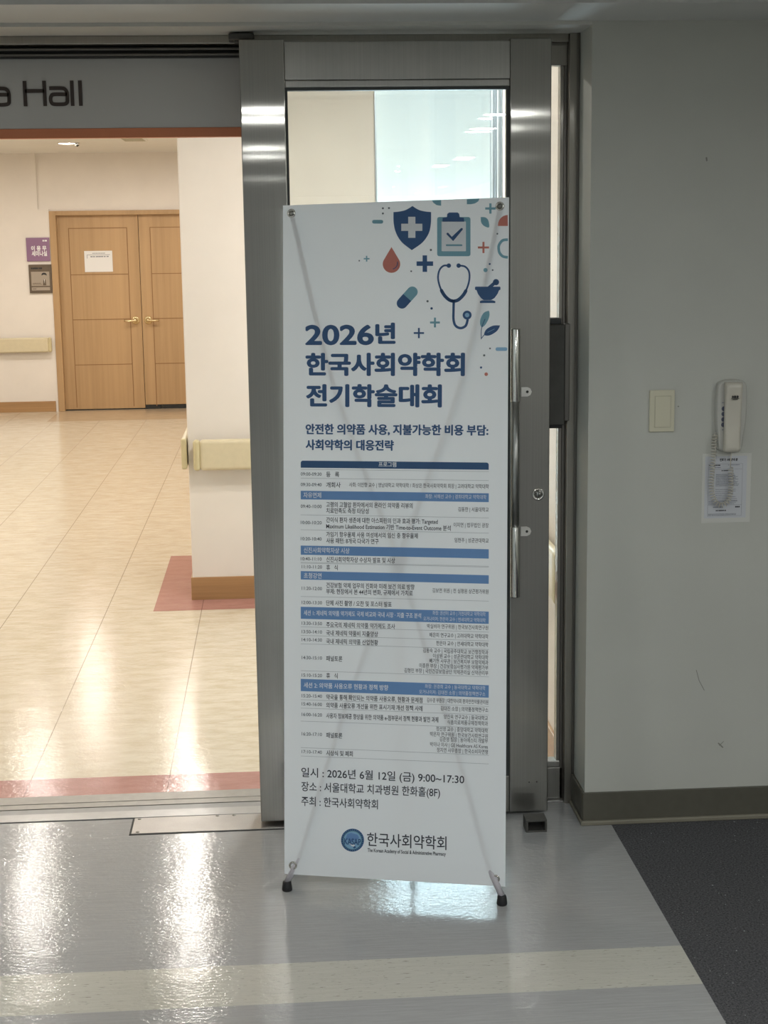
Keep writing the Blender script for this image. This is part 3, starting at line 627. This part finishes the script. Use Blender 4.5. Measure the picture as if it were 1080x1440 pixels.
for i in range(4):
    z = 1.236 - i * 0.0152
    MB().lathe((1.2580, WY - 0.0245, z), (0, -1, 0), [(0, 0.0070), (0.003, 0.0068), (0.0035, 0.0052), (0.0030, 0.0046), (0.0034, 0)], 'phone_key', 18).build('key', base)
for m_ in ((1.2515, 1.2585, WY - 0.0262, WY - 0.025, 1.2525, 1.2545, 'ink_grey'), (1.254, 1.2580, WY - 0.0262, WY - 0.025, 1.1745, 1.1775, 'ink_grey'), (1.3190, 1.3205, WY - 0.0245, WY - 0.0215, 1.249, 1.255, 'ink')): MB().box(*m_).build('marking', base)
# coiled cord
path = smooth_path([(1.2470, 1.158, 0.012), (1.2395, 1.160, 0.016), (1.2350, 1.150, 0.019), (1.2335, 1.110, 0.020), (1.2310, 1.060, 0.018), (1.2300, 1.015, 0.017), (1.2340, 0.985, 0.017), (1.2440, 0.965, 0.018), (1.2590, 0.957, 0.019), (1.2730, 0.962, 0.019), (1.2825, 0.978, 0.019), (1.2860, 1.005, 0.019), (1.2855, 1.040, 0.020), (1.2830, 1.066, 0.021)], 26)
P3 = [Vector((x, WY - d, z)) for x, z, d in path]; coil = []; acc = 0.0; turns = 42; tot = sum((P3[i + 1] - P3[i]).length for i in range(len(P3) - 1))
dens = []
for i in range(len(P3) - 1):
    steps = 3; d = (P3[i + 1] - P3[i]); ln = d.length
    if ln < 1e-7: continue
    t_ = d.normalized(); yv = Vector((0, 1, 0)); a = (yv - t_ * yv.dot(t_)).normalized(); b_ = t_.cross(a)
    for s_ in range(steps):
        fr_ = (acc + ln * s_ / steps) / tot; an = 2 * PI * turns * fr_
        coil.append((P3[i] + d * (s_ / steps) + (a * math.cos(an) + b_ * math.sin(an)) * 0.0066)[:])
    acc += ln
q = MB(); q.tube(coil, 0.00135, 'phone', 6); q.tube([(1.2825, WY - 0.021, 1.066), (1.2815, WY - 0.026, 1.090), (1.2818, WY - 0.032, 1.118)], 0.0016, 'phone', 8); q.build('coiled_cord', ph)

nt = empty('laminated_notice', (1.28, WY, 0.90), 'laminated white notice sheet on the grey wall behind the coiled phone cord', 'notice')
nx0, nx1, nz0, nz1 = 1.2065, 1.3500, 0.902, 1.1045
MB().box(nx0, nx1, WY - 0.0012, WY, nz0, nz1, 'laminate', 0.0004, 1).build('laminate_sheet', nt)
MB().box(nx0 + 0.008, nx1 - 0.013, WY - 0.0016, WY - 0.0012, nz0 + 0.014, nz1 - 0.008, 'notice').build('paper', nt)
q = MB(); fn = lambda x, z: (x, WY - 0.0020, z)
ax0, ax1 = nx0 + 0.020, nx1 - 0.028
put_text(q, '전화기 사용안내 문', nx0 + 0.050, nx0 + 0.103, nz1 - 0.0185, 0.0075, fn, 'ink', 0.05)
for z in (nz1 - 0.0305, nz1 - 0.046, nz0 + 0.052, nz0 + 0.020): q.box(ax0 - 0.002, ax1 + 0.002, WY - 0.002, WY - 0.0016, z - 0.0003, z + 0.0003, 'ink_grey')
for x in (ax0 - 0.002, ax1 + 0.002): q.box(x - 0.0003, x + 0.0003, WY - 0.002, WY - 0.0016, nz0 + 0.020, nz1 - 0.0305, 'ink_grey')
def rows(z0, z1, n, x0, x1, mat, k, h):
    for i in range(n): dashes(q, x0, x1 - (x1 - x0) * random.random() * 0.25, z0 + (z1 - z0) * i / max(1, n - 1), WY - 0.0017, h, mat, k)
rows(nz1 - 0.034, nz1 - 0.034, 1, ax0, ax0 + 0.040, 'ink', 9, 0.003); rows(nz1 - 0.034, nz1 - 0.034, 1, ax0 + 0.055, ax1, 'ink_grey', 8, 0.002); rows(nz1 - 0.041, nz1 - 0.041, 1, ax0, ax0 + 0.035, 'ink_grey', 9, 0.002)
rows(nz1 - 0.050, nz1 - 0.050, 1, ax0 + 0.036, ax0 + 0.062, 'ink', 6, 0.0026); rows(nz1 - 0.061, nz1 - 0.094, 10, ax0 + 0.020, ax1 - 0.004, 'ink_grey', 20, 0.0018)
rows(nz1 - 0.105, nz1 - 0.138, 7, ax0 + 0.02, ax1 - 0.01, 'ink_grey', 14, 0.0014); rows(nz0 + 0.063, nz0 + 0.055, 3, ax0, ax1, 'ink_grey', 22, 0.0014)
rows(nz0 + 0.046, nz0 + 0.046, 1, ax0 + 0.014, ax0 + 0.050, 'ink_grey', 7, 0.003); rows(nz0 + 0.046, nz0 + 0.046, 1, ax0 + 0.079, ax1, 'ink', 3, 0.004); rows(nz0 + 0.036, nz0 + 0.036, 1, ax0 + 0.022, ax0 + 0.06, 'ink', 7, 0.003); rows(nz0 + 0.026, nz0 + 0.023, 2, ax0, ax1, 'ink_grey', 24, 0.0016)
q.build('lettering', nt)

# ------------------------------------------------------------------ the X-stand banner
C0 = Vector((0.271, -0.538, 0.047)); BU = Vector((0.97274670, -0.23187035, 0)); BV = Vector((0.02245617, 0.09420853, 0.99529919)); BN = Vector((-0.23078038, -0.96817400, 0.09684796))
HM = [[0.0019070954417495597, 6.326263734671287e-06, -1.0648124443950844], [0.00010654312461589199, -0.0019272195794563004, 2.3243071827243798], [7.770037823882987e-05, -3.788864692406152e-05, 1.0]]
def art(x, y):
    """artwork units -> metres across and up the sheet"""
    w_ = HM[2][0] * x + HM[2][1] * y + HM[2][2]
    return ((HM[0][0] * x + HM[0][1] * y + HM[0][2]) / w_, (HM[1][0] * x + HM[1][1] * y + HM[1][2]) / w_)
def bow(a, b):
    z = -0.004 * math.cos(PI * max(-0.5, min(0.5, a / 0.6))) * math.sin(PI * max(0, min(1, b / 1.8)))
    x, y = a + 0.275, 1.753 - b                      # crease running from the top eyelet across the sheet
    for ang, amp, wd, ln in ((0.30, 0.0035, 0.012, 0.10), (1.25, -0.002, 0.012, 0.16)):
        s, d = x * math.cos(ang) + y * math.sin(ang), -x * math.sin(ang) + y * math.cos(ang)
        if s > 0: z += amp * math.exp(-(d / (wd + s * 0.12)) ** 2) * math.exp(-s / ln) * min(1, s / 0.015)
    return z
def sheet_pt(a, b, off=0.0): return (C0 + BU * a + BV * b + BN * (bow(a, b) + off))[:]
CORN = [(-0.2988, -0.0017), (0.2959, -0.0032), (0.2894, 1.7852), (-0.298, 1.7743)]
def uv(s, t):
    return tuple((1 - s) * (1 - t) * CORN[0][j] + s * (1 - t) * CORN[1][j] + s * t * CORN[2][j] + (1 - s) * t * CORN[3][j] for j in (0, 1))
bn = empty('x_banner_stand', (0.27, -0.5, 0), 'tall white conference banner on a four armed stand in front of the steel door', 'banner')
q = MB(); NU, NV = 56, 150
vs = [sheet_pt(*uv(i / NU, j / NV)) for j in range(NV + 1) for i in range(NU + 1)]
q.add(vs, [(j * (NU + 1) + i, j * (NU + 1) + i + 1, (j + 1) * (NU + 1) + i + 1, (j + 1) * (NU + 1) + i) for j in range(NV) for i in range(NU)], 'banner', True)
sheet = q.build('banner_sheet', bn)
LV = 0.0006
def layer(k): return lambda a, b: sheet_pt(a, b, LV * k)
def A(k, ox=0.0, oy=0.0, sc=1.0):
    fnk = layer(k)
    return lambda x, y: fnk(*art(ox + x / sc, oy + y / sc))
def art_text(mb, body, x0, x1, yc, h, mat, bold=0.0, anchor='l', k=1, res=3):
    ax = {'l': x0, 'r': x1, 'c': (x0 + x1) / 2}[anchor]
    b = art(ax, yc)[1]; hh = art(ax, yc - h / 2)[1] - art(ax, yc + h / 2)[1]
    put_text(mb, body, art(x0, yc)[0], art(x1, yc)[0], b, hh, layer(k), mat, bold, res)
def bar(mb, x0, x1, yt, yb, mat, k=1, rad=0.0):
    """bar whose left end runs from yt to yb, level across the sheet"""
    a0, a1 = art(x0, yt)[0], art(x1, yt)[0]; b1, b0 = art(x0, yt)[1], art(x0, yb)[1]; n = 24; fk = layer(k)
    if rad:
        xs = [a0 + rad * (1 - math.cos(t)) for t in (0, 0.4, 0.8, 1.2, PI / 2)]; xs += [a0 + rad + (a1 - a0 - 2 * rad) * i / n for i in range(1, n)] + [a0 + a1 - x for x in reversed(xs)]
        top = [b1 - rad + math.sqrt(max(0, rad * rad - max(0, a0 + rad - x, x - a1 + rad) ** 2)) for x in xs]; m = len(xs)
        mb.add([fk(x, b0) for x in xs] + [fk(x, t) for x, t in zip(xs, top)], [(i, i + 1, m + 1 + i, m + i) for i in range(m - 1)], mat); return
    vs = [fk(a0 + (a1 - a0) * i / n, b) for b in (b0, b1) for i in range(n + 1)]
    mb.add(vs, [(i, i + 1, n + 2 + i, n + 1 + i) for i in range(n)], mat)

# title block (artwork scale of this block: 3.176 around (390, 440))
def c2(x, y): return 390 + x / 3.176, 440 + y / 3.177
def heavy(mb, body, x0, x1, yc, h, mat, r, k=1):
    """heavy weight: the outline thickened by r (artwork units) in every direction"""
    for i in range(9):
        dx, dy = (0, 0) if i == 8 else (r * math.cos(PI / 4 * i), 0.75 * r * math.sin(PI / 4 * i))
        art_text(mb, body, x0 + r + dx, x1 - r + dx, yc + dy, h - 2 * r, mat, 0, 'l', k + i * 0.04, 5)
for parts in ((('2026', 124, 431, 95, 119), ('년', 437, 528, 92, 100)), (('한국사회약학회', 126, 838, 230, 106),), (('전기학술대회', 128, 735, 369, 105),)):
    q = MB()
    for body, x0, x1, yc, h in parts:
        X0, Y = c2(x0, yc); heavy(q, body, X0, c2(x1, 0)[0], Y, h / 3.177, 'navy', 1.5)
    q.build('title_lettering', sheet, 'heavy navy title lettering')
for body, x0, x1, yc in (('안전한 의약품 사용, 지불가능한 비용 부담:', 126, 943, 519), ('사회약학의 대응전략', 126, 520, 589)):
    q = MB(); X0, Y = c2(x0, yc); heavy(q, body, X0, c2(x1, 0)[0], Y, 49 / 3.177, 'navy', 0.62); q.build('subtitle_lettering', sheet, 'navy subtitle lettering')

# programme table
def c3(x, y): return 410 + x / 3.724, 640 + y / 3.725
def c4(x, y): return 410 + x / 3.724, 780 + y / 3.725
def c5(x, y): return 410 + x / 3.724, 930 + y / 3.727
HB = MB(); RL = MB()
X0, Y0 = c3(48, 29); bar(HB, X0, c3(1033, 0)[0], Y0, c3(0, 66)[1], 'navy2', 1, 0.006); HB.build('programme_bar', sheet, 'dark blue heading bar with rounded top corners')
for cf, yt, yb in ((c3, 187, 232), (c3, 474, 522), (c4, 86, 130), (c4, 273, 336), (c5, 92, 156)):
    HB = MB(); bar(HB, cf(48, 0)[0], cf(1033, 0)[0], cf(0, yt)[1], cf(0, yb)[1], 'blue'); HB.build('programme_bar', sheet, 'mid blue heading bar')
for cf, y in ((c3, 75), (c3, 121), (c3, 313), (c3, 391), (c3, 566), (c4, 40), (c4, 219), (c4, 378), (c4, 423), (c4, 467), (c5, 49), (c5, 201), (c5, 245), (c5, 313), (c5, 452), (c5, 496)):
    bar(RL, cf(48, 0)[0], cf(1033, 0)[0], cf(0, y - 0.9)[1], cf(0, y + 0.9)[1], 'bline')
RL.build('programme_rule', sheet)
def L3(cf, body, x0, x1, y, anchor='l', h=27, mat='btext', bold=0.012, k=1, name='programme_lettering'):
    a, yy = cf(x0, y); q = MB(); art_text(q, body, a, cf(x1, y)[0], yy, h / 3.725, mat, bold, anchor, k); q.build(name, sheet)
def tm(cf, body, y): L3(cf, body, 48 if cf is c3 else 53, 157 if cf is c3 else 159, y, 'l', 22, 'bgrey', 0.012, 1, 'programme_time')
def wt(cf, body, x0, x1, y, anchor='l', h=29, bold=0.014): L3(cf, body, x0, x1, y, anchor, h, 'bwhite', bold, 2, 'heading_lettering')
wt(c3, '프로그램', 455, 548, 49, 'c', 26, 0.02); wt(c3, '자유연제', 62, 155, 209); wt(c3, '좌장: 서혜선 교수 | 경희대학교 약학대학', 700, 1020, 218, 'c', 23, 0)
wt(c3, '신진사회약학자상 시상', 64, 303, 497); wt(c4, '초청강연', 64, 157, 109)
wt(c4, '세션 1: 제네릭 의약품 약가제도 국제 비교와 국내 시장 · 지출 구조 분석', 64, 678, 304, 'l', 27); wt(c4, '좌장: 권선미 교수 | 가천대학교 약학대학', 738, 1016, 309, 'c', 22, 0); wt(c4, '오거나이저: 한은아 교수 | 연세대학교 약학대학', 690, 1016, 340, 'c', 22, 0)
wt(c5, '세션 2: 의약품 사용오류 현황과 정책 방향', 64, 506, 124, 'l', 28); wt(c5, '좌장: 권경희 교수 | 동국대학교 약학대학', 698, 1015, 136, 'c', 22, 0); wt(c5, '오거나이저: 김대진 소장 | 의약품정책연구소', 668, 1015, 166, 'c', 22, 0)
for cf, t_, y in ((c3, '09:00-09:30', 98), (c3, '09:30-09:40', 153), (c3, '09:40-10:00', 267), (c3, '10:00-10:20', 352), (c3, '10:20-10:40', 437), (c3, '10:40-11:10', 542), (c4, '11:10-11:20', 62), (c4, '11:20-12:00', 175), (c4, '12:00-13:30', 249), (c4, '13:30-13:50', 358), (c4, '13:50-14:10', 402), (c4, '14:10-14:30', 444), (c4, '14:30-15:10', 538), (c5, '15:10-15:20', 71), (c5, '15:20-15:40', 179), (c5, '15:40-16:00', 222), (c5, '16:00-16:20', 277), (c5, '16:20-17:10', 379), (c5, '17:10-17:40', 472)): tm(cf, t_, y)
for cf, t_, x1, y in ((c3, '등   록', 249, 101), (c3, '개회사', 256, 156), (c3, '고령의 고혈압 환자에서의 온라인 의약품 리뷰의', 633, 259), (c3, '치료만족도 측정 타당성', 403, 291), (c3, '간이식 환자 생존에 대한 아스피린의 인과 효과 평가: Targeted', 765, 339), (c3, 'Maximum Likelihood Estimation 기반 Time-to-Event Outcome 분석', 833, 372), (c3, '가임기 항우울제 사용 여성에서의 임신 중 항우울제', 660, 415), (c3, '사용 패턴: 8개국 다국가 연구', 455, 448), (c3, '신진사회약학자상 수상자 발표 및 시상', 541, 546), (c4, '휴   식', 241, 67),
                     (c4, '건강보험 약제 업무의 진화와 미래 보건 의료 방향', 643, 160), (c4, '부제: 현장에서 본 44년의 변화, 규제에서 가치로', 634, 192), (c4, '단체 사진 촬영 / 오찬 및 포스터 발표', 523, 253), (c4, '주요국의 제네릭 의약품 약가제도 조사', 541, 367), (c4, '국내 제네릭 약품비 지출양상', 452, 410), (c4, '국내 제네릭 의약품 산업현황', 452, 454), (c4, '패널토론', 265, 544),
                     (c5, '휴   식', 241, 75), (c5, '약국을 통해 확인되는 의약품 사용오류, 현황과 문제점', 685, 187), (c5, '의약품 사용오류 개선을 위한 표시기재 개선 정책 사례', 685, 230), (c5, '사용자 정보제공 향상을 위한 의약품 e-첨부문서 정책 현황과 발전 과제', 768, 285), (c5, '패널토론', 265, 387), (c5, '시상식 및 폐회', 320, 480)): L3(cf, t_, 181, x1, y, 'l', 28)
for cf, t_, x0, x1, y in ((c3, '사회: 이인향 교수 | 영남대학교 약학대학 / 최상은 한국사회약학회 회장 | 고려대학교 약학대학', 301, 1033, 160), (c3, '김동한 | 서울대학교', 872, 1032, 285), (c3, '이지연 | 법무법인 광장', 848, 1032, 367), (c3, '임현주 | 성균관대학교', 853, 1032, 447), (c4, '김보연 위원 | 전 심평원 상근평가위원', 737, 1031, 191), (c4, '박실비아 연구위원 | 한국보건사회연구원', 709, 1030, 379), (c4, '배은미 연구교수 | 고려대학교 약학대학', 722, 1030, 425), (c4, '한은아 교수 | 연세대학교 약학대학', 757, 1030, 468),
                         (c4, '김동숙 교수 | 국립공주대학교 보건행정학과', 688, 1030, 507), (c4, '이상원 교수 | 성균관대학교 약학대학', 740, 1030, 535), (c4, '배기현 사무관 | 보건복지부 보험약제과', 722, 1030, 561), (c4, '이종환 부장 | 건강보험심사평가원 약제평가부', 668, 1030, 587), (c5, '김형민 부장 | 국민건강보험공단 약제관리실 신약관리부', 590, 1030, 55),
                         (c5, '김수경 부원장 | 대한약사회 환자안전약물관리원', 708, 1030, 209), (c5, '김대진 소장 | 의약품정책연구소', 780, 1030, 251), (c5, '양진욱 연구교수 | 동국대학교', 797, 1028, 294), (c5, '식품의료제품규제정책학과', 815, 1028, 323), (c5, '정선영 교수 | 중앙대학교 약학대학', 757, 1028, 359), (c5, '박은자 연구위원 | 한국보건사회연구원', 725, 1028, 387), (c5, '김준영 팀장 | 동아에스티 개발부', 775, 1028, 413), (c5, '박이나 이사 | GE Healthcare AS Korea', 725, 1028, 441), (c5, '정지연 사무총장 | 한국소비자연맹', 760, 1028, 470)): L3(cf, t_, x0, x1, y, 'c', 24, 'btext', 0.004)

# footer and society logo
def c6(x, y): return 380 + x / 3.086, 1060 + y / 3.087
q = MB()
for body, x0, x1, y in (('일시 : 2026년 6월 12일 (금) 9:00~17:30', 135, 842, 80), ('장소 : 서울대학교 치과병원 한화홀(8F)', 135, 737, 141), ('주최 : 한국사회약학회', 135, 467, 205)):
    a, yy = c6(x0, y); art_text(q, body, a, c6(x1, y)[0], yy, 41 / 3.087, 'btext', 0.010, 'l', 1, 4)
q.build('footer_lettering', sheet, 'dark grey date and place lettering')
q = MB(); cx, cy = c6(357, 375); R0 = 50 / 3.087
q.flat(circle(cx, cy, R0, 40), A(1), 'blue'); stroke(q, circle(cx, cy, R0 * 0.90, 40), R0 * 0.18, A(2), 'navy2', True)
q.flat(circle(cx, cy, R0 * 0.80, 40), A(2), 'teal'); q.flat(circle(cx, cy, R0 * 0.74, 40), A(3), 'lblue')
q.flat([(cx - 9, cy - 4), (cx - 7, cy - 9), (cx - 2, cy - 10.5), (cx + 3, cy - 9), (cx + 7, cy - 8), (cx + 9.5, cy - 4), (cx + 7, cy - 1), (cx + 2, cy), (cx - 2, cy + 3), (cx - 4, cy), (cx - 8, cy - 1)], A(4), 'blue')
q.flat([(cx - 4, cy + 5), (cx, cy + 4.5), (cx + 4, cy + 6), (cx + 2, cy + 9), (cx - 1, cy + 8)], A(4), 'bwhite'); q.flat([(cx + 1, cy + 9), (cx + 4, cy + 8), (cx + 5.5, cy + 10), (cx + 2, cy + 11.5)], A(5), 'navy')
a, yy = c6(322, 377); art_text(q, 'KASAP', a, c6(394, 0)[0], yy, 11, 'navy', 0.02, 'l', 6)
for i in range(32):
    t = 2 * PI * i / 32; q.flat(circle(cx + R0 * 0.9 * math.cos(t), cy + R0 * 0.9 * math.sin(t), 0.45, 6), A(3), 'lblue')
a, yy = c6(420, 371); art_text(q, '한국사회약학회', a, c6(765, 0)[0], yy, 58 / 3.087, 'btext', 0.008, 'l', 1, 5)
a, yy = c6(422, 417); art_text(q, 'The Korean Academy of Social & Administrative Pharmacy', a, c6(762, 0)[0], yy, 20 / 3.087, 'btext', 0.02, 'l')
q.build('society_logo', sheet, 'round blue globe emblem and society name')

# icons at the top of the sheet (artwork scale 3.176 around (390, 270))
SC = 3.176
def I(k): return A(k, 390, 270, SC)
def I2(k): return A(k, 390, 440, SC)
def plus(x, y, s, w_, mat, name='plus_mark', fn=None):
    q = MB(); fn = fn or I(1); h, v = s / 2, w_ / 2
    q.flat([(x - v, y - h), (x + v, y - h), (x + v, y - v), (x + h, y - v), (x + h, y + v), (x + v, y + v), (x + v, y + h), (x - v, y + h), (x - v, y + v), (x - h, y + v), (x - h, y - v), (x - v, y - v)], fn, mat); return q
q = MB()
sh = smooth_path([(604, 63), (575, 80), (548, 87), (519, 90)], 4) + smooth_path([(519, 91), (520, 140), (531, 184), (556, 224), (601, 260)], 5) + smooth_path([(601, 260), (648, 226), (676, 186), (686, 142), (687, 91)], 5)[1:] + smooth_path([(687, 90), (660, 87), (632, 80), (604, 63)], 4)[:-1]
q.flat(sh, I(1), 'navy'); c_ = plus(601, 158, 94, 32, 'bwhite', fn=I(2)); q.add(c_.v, c_.f, 'bwhite'); q.build('shield_icon', sheet, 'navy shield with a white cross')
q = MB(); q.flat(rrect(714, 112, 863, 287, 10), I(1), 'teal'); q.flat(rrect(734, 132, 843, 265, 3), I(2), 'bwhite')
q.flat([(738, 133), (739, 116), (758, 113), (760, 98), (768, 92), (806, 92), (813, 98), (815, 113), (834, 116), (835, 133)], I(3), 'navy')
stroke(q, [(761, 187), (783, 210), (824, 166)], 10, I(3), 'navy'); stroke(q, [(757, 238), (823, 238)], 8, I(3), 'teal'); q.build('clipboard_icon', sheet, 'light blue clipboard with a tick')
q = MB(); dr = [(510, 246)] + [(510 + 39 * math.sin(t), 322 - 39 * math.cos(t)) for t in [0.95 + (2 * PI - 1.9) * i / 24 for i in range(25)]]
q.flat(dr, I(1), 'coral'); stroke(q, [(510 + 27 * math.cos(t), 318 + 27 * math.sin(t)) for t in [-0.2 + 1.5 * i / 8 for i in range(9)]], 3.5, I(2), 'navy'); q.build('drop_icon', sheet, 'coral drop')
q = MB(); ax, ay, bx_, by_ = 557, 497, 603, 446; ln = math.hypot(bx_ - ax, by_ - ay); ux, uy = (bx_ - ax) / ln, (by_ - ay) / ln; mx, my = (ax + bx_) / 2, (ay + by_) / 2; th = math.atan2(uy, ux)
q.flat([(mx - uy * 24, my + ux * 24), (mx + uy * 24, my - ux * 24)] + [(bx_ + 24 * math.cos(th - PI / 2 + PI * i / 12), by_ + 24 * math.sin(th - PI / 2 + PI * i / 12)) for i in range(13)], I(1), 'teal')
q.flat([(mx + uy * 24, my - ux * 24), (mx - uy * 24, my + ux * 24)] + [(ax + 24 * math.cos(th + PI / 2 + PI * i / 12), ay + 24 * math.sin(th + PI / 2 + PI * i / 12)) for i in range(13)], I(1), 'navy'); q.build('capsule_icon', sheet, 'two tone blue capsule')
q = MB(); lf = smooth_path([(766, 329), (742, 330), (724, 350), (718, 385), (727, 425), (745, 460), (768, 482), (788, 488)], 5); rt = smooth_path([(810, 329), (838, 333), (856, 355), (858, 390), (848, 428), (831, 460), (808, 482), (788, 488)], 5)
for pth in (lf, rt): stroke(q, pth, 8, I(1), 'navy'); stroke(q, pth[-14:], 15, I(1), 'navy')
stroke(q, smooth_path([(788, 488), (787, 530), (787, 570), (796, 597), (818, 608), (841, 598), (850, 572)], 5), 11, I(1), 'navy')
for x in (766, 810): q.flat(circle(x, 329, 10, 16), I(1), 'navy')
q.flat(circle(848, 550, 20, 24), I(2), 'navy'); q.flat(circle(848, 550, 10, 20), I(3), 'lblue'); q.build('stethoscope_icon', sheet, 'navy stethoscope')
q = MB(); q.flat(rrect(883, 423, 997, 438, 4), I(1), 'navy'); q.flat([(889, 436), (896, 455), (910, 474), (922, 483), (955, 483), (970, 474), (984, 455), (992, 436)], I(1), 'navy'); q.flat([(905, 496), (905, 488), (915, 484), (962, 484), (974, 488), (974, 496)], I(1), 'navy')
stroke(q, [(948, 426), (975, 403)], 15, I(2), 'navy'); q.flat(circle(977, 403, 14, 18), I(2), 'navy'); q.build('mortar_icon', sheet, 'navy mortar and pestle')
q = MB(); q.flat(smooth_path([(945, 530), (922, 540), (908, 566), (906, 590), (914, 604), (930, 592), (944, 566), (948, 545), (945, 530)], 4)[:-1], I(1), 'teal'); q.flat(smooth_path([(995, 596), (965, 597), (938, 610), (926, 626), (926, 640), (950, 640), (978, 624), (990, 608), (995, 596)], 4)[:-1], I(1), 'navy')
stroke(q, smooth_path([(911, 657), (911, 620), (917, 595), (928, 568)], 4), 3, I(2), 'navy'); stroke(q, smooth_path([(911, 655), (925, 638), (945, 622)], 4), 3, I(2), 'navy'); stroke(q, [(940, 627), (970, 612)], 2, I(3), 'lblue'); q.build('plant_icon', sheet, 'blue leaf sprig')
q = MB(); q.flat([(690, 37), (732, 36), (732, 62), (712, 59), (698, 49)], I(1), 'teal'); q.build('corner_icon', sheet)
q = MB(); q.flat([(847, 32), (904, 29), (898, 42), (884, 51), (866, 55), (847, 55)], I(1), 'teal'); q.build('corner_icon', sheet)
q = MB(); q.flat(smooth_path([(909, 112), (930, 114), (943, 128), (946, 158), (924, 152), (911, 136), (909, 112)], 4)[:-1], I(1), 'teal'); q.build('leaf_icon', sheet)
q = MB(); q.flat([(986, 152)] + [(1030 - 44 * math.cos(t), 148 - 45 * math.sin(t)) for t in [0.1 + 1.45 * i / 8 for i in range(9)]] + [(1030, 152)], I(1), 'coral'); q.build('dome_icon', sheet)
q = MB(); stroke(q, smooth_path([(1030, 213), (1006, 217), (991, 236), (989, 253), (993, 272), (1008, 288), (1030, 292)], 4), 12, I(1), 'teal', cap=False); q.build('ring_icon', sheet)
for x, y, s, w_, mt_ in ((399, 298, 26, 6, 'teal'), (659, 320, 74, 20, 'navy'), (952, 74, 46, 10, 'teal'), (921, 248, 50, 9, 'coral'), (704, 583, 44, 9, 'teal'), (632, 630, 46, 8, 'navy')):
    plus(x, y, s, w_, mt_).build('plus_mark', sheet)
q = MB(); stroke(q, [(432, 133), (465, 133)], 17, I(1), 'teal'); q.build('dash_mark', sheet)
q = MB(); q.flat(rrect(975, 154, 1027, 170, 7), I2(1), 'lblue'); q.build('dash_mark', sheet)
for x, y, r, mt_ in ((472, 73, 4.5, 'bgrey'), (499, 72, 4.5, 'bgrey'), (472, 96, 4.5, 'bgrey'), (366, 307, 3.5, 'bgrey'), (983, 187, 4, 'bgrey'), (949, 322, 4.5, 'navy'), (962, 349, 4, 'bgrey'), (930, 349, 9.5, 'teal'), (686, 259, 5, 'bgrey'), (598, 354, 4, 'bgrey'), (671, 488, 5, 'bgrey'), (689, 520, 5.5, 'navy')): 
    q = MB(); q.flat(circle(x, y, r, 14), I(1), mt_); q.build('dot', sheet)
for x, y, r, mt_ in ((950, 159, 4, 'bgrey'), (924, 190, 5, 'bgrey'), (910, 244, 5, 'navy'), (933, 274, 8, 'coral')): 
    q = MB(); q.flat(circle(x, y, r, 14), I2(1), mt_); q.build('dot', sheet)

# eyelets, poles, feet
def eyelet(a, b):
    q = MB(); c = Vector(sheet_pt(a, b, 0.0))
    q.lathe(c, BN, [(0.0008, 0.0115), (0.0022, 0.0108), (0.0032, 0.0090), (0.0026, 0.0068), (0.0008, 0.0055), (-0.001, 0.0055)], 'chrome', 24)
    return q.build('eyelet', sheet, 'steel eyelet ring'), c
hub = Vector(C0 + BU * 0.005 + BV * 0.86 - BN * 0.03)
eye = [(-0.2754, 1.7539), (0.2661, 1.7634), (-0.2753, 0.0231), (0.2703, 0.0164)]
feet = [Vector((-0.0135, -0.472, 0)), Vector((0.548, -0.619, 0))]
for i, (a, b) in enumerate(eye):
    e, c = eyelet(a, b)
    if i < 2:
        q = MB(); q.lathe(c, BN, [(-0.010, 0.0055), (0.002, 0.0055), (0.006, 0.0042), (0.008, 0.0)], 'satin', 16); q.build('pole_tip', bn)
        end = c - BN * 0.008; mid = hub.lerp(end, 0.5) - BN * 0.006 + BU * (-0.028 if i == 0 else 0.028)
        arm = smooth_path([hub[:], mid[:], end[:]], 12)
    else:
        ft = feet[i - 2]; end = ft + Vector((0, 0.004, 0.026)); mid = C0 + BU * (a * 0.55) + BV * 0.40 - BN * 0.012
        arm = smooth_path([hub[:], mid[:], (c - BN * 0.008 + BU * (0.016 if i == 2 else -0.016) + BV * 0.02)[:]], 12)
    po = MB().tube(arm, 0.0062, 'pole', 12).build('pole', bn)
    if i >= 2:
        st = Vector(arm[-1]); q = MB(); q.tube([st[:], st.lerp(end, 0.5)[:], (end - Vector((0, 0, 0.004)))[:]], 0.0085, 'clear', 14); q.build('clear_sleeve', po, 'clear plastic sleeve')
        q = MB(); q.tube(smooth_path([(c - BN * 0.004)[:], (c + BN * 0.003 - BV * 0.004)[:], (c + BN * 0.0045 - BV * 0.012 + BU * (-0.003 if i == 2 else 0.003))[:], (end + BN * 0.002)[:]], 5), 0.0032, 'clear', 10); q.build('hook', po, 'clear plastic hook')
        q = MB(); q.lathe(ft, (0, 0, 1), [(0, 0.0), (0, 0.0125), (0.003, 0.0140), (0.010, 0.0135), (0.024, 0.0115), (0.026, 0.0105), (0.026, 0.007), (0.024, 0)], 'black', 22); q.build('rubber_foot', po, 'black rubber foot')
rear = MB(); rear.tube([hub[:], (hub + Vector((0.03, 0.17, -0.45)))[:], (hub.x + 0.06, hub.y + 0.31, 0.015)], 0.0062, 'pole', 12); rear = rear.build('rear_leg', bn)
MB().lathe((hub.x + 0.06, hub.y + 0.31, 0), (0, 0, 1), [(0, 0.0), (0, 0.0125), (0.024, 0.0110), (0.026, 0.007)], 'black', 18).build('rubber_foot', rear)
MB().lathe(hub - BN * 0.014, BN, [(0, 0.0), (0, 0.022), (0.004, 0.026), (0.024, 0.026), (0.028, 0.022), (0.028, 0)], 'black', 24).build('hub', bn)
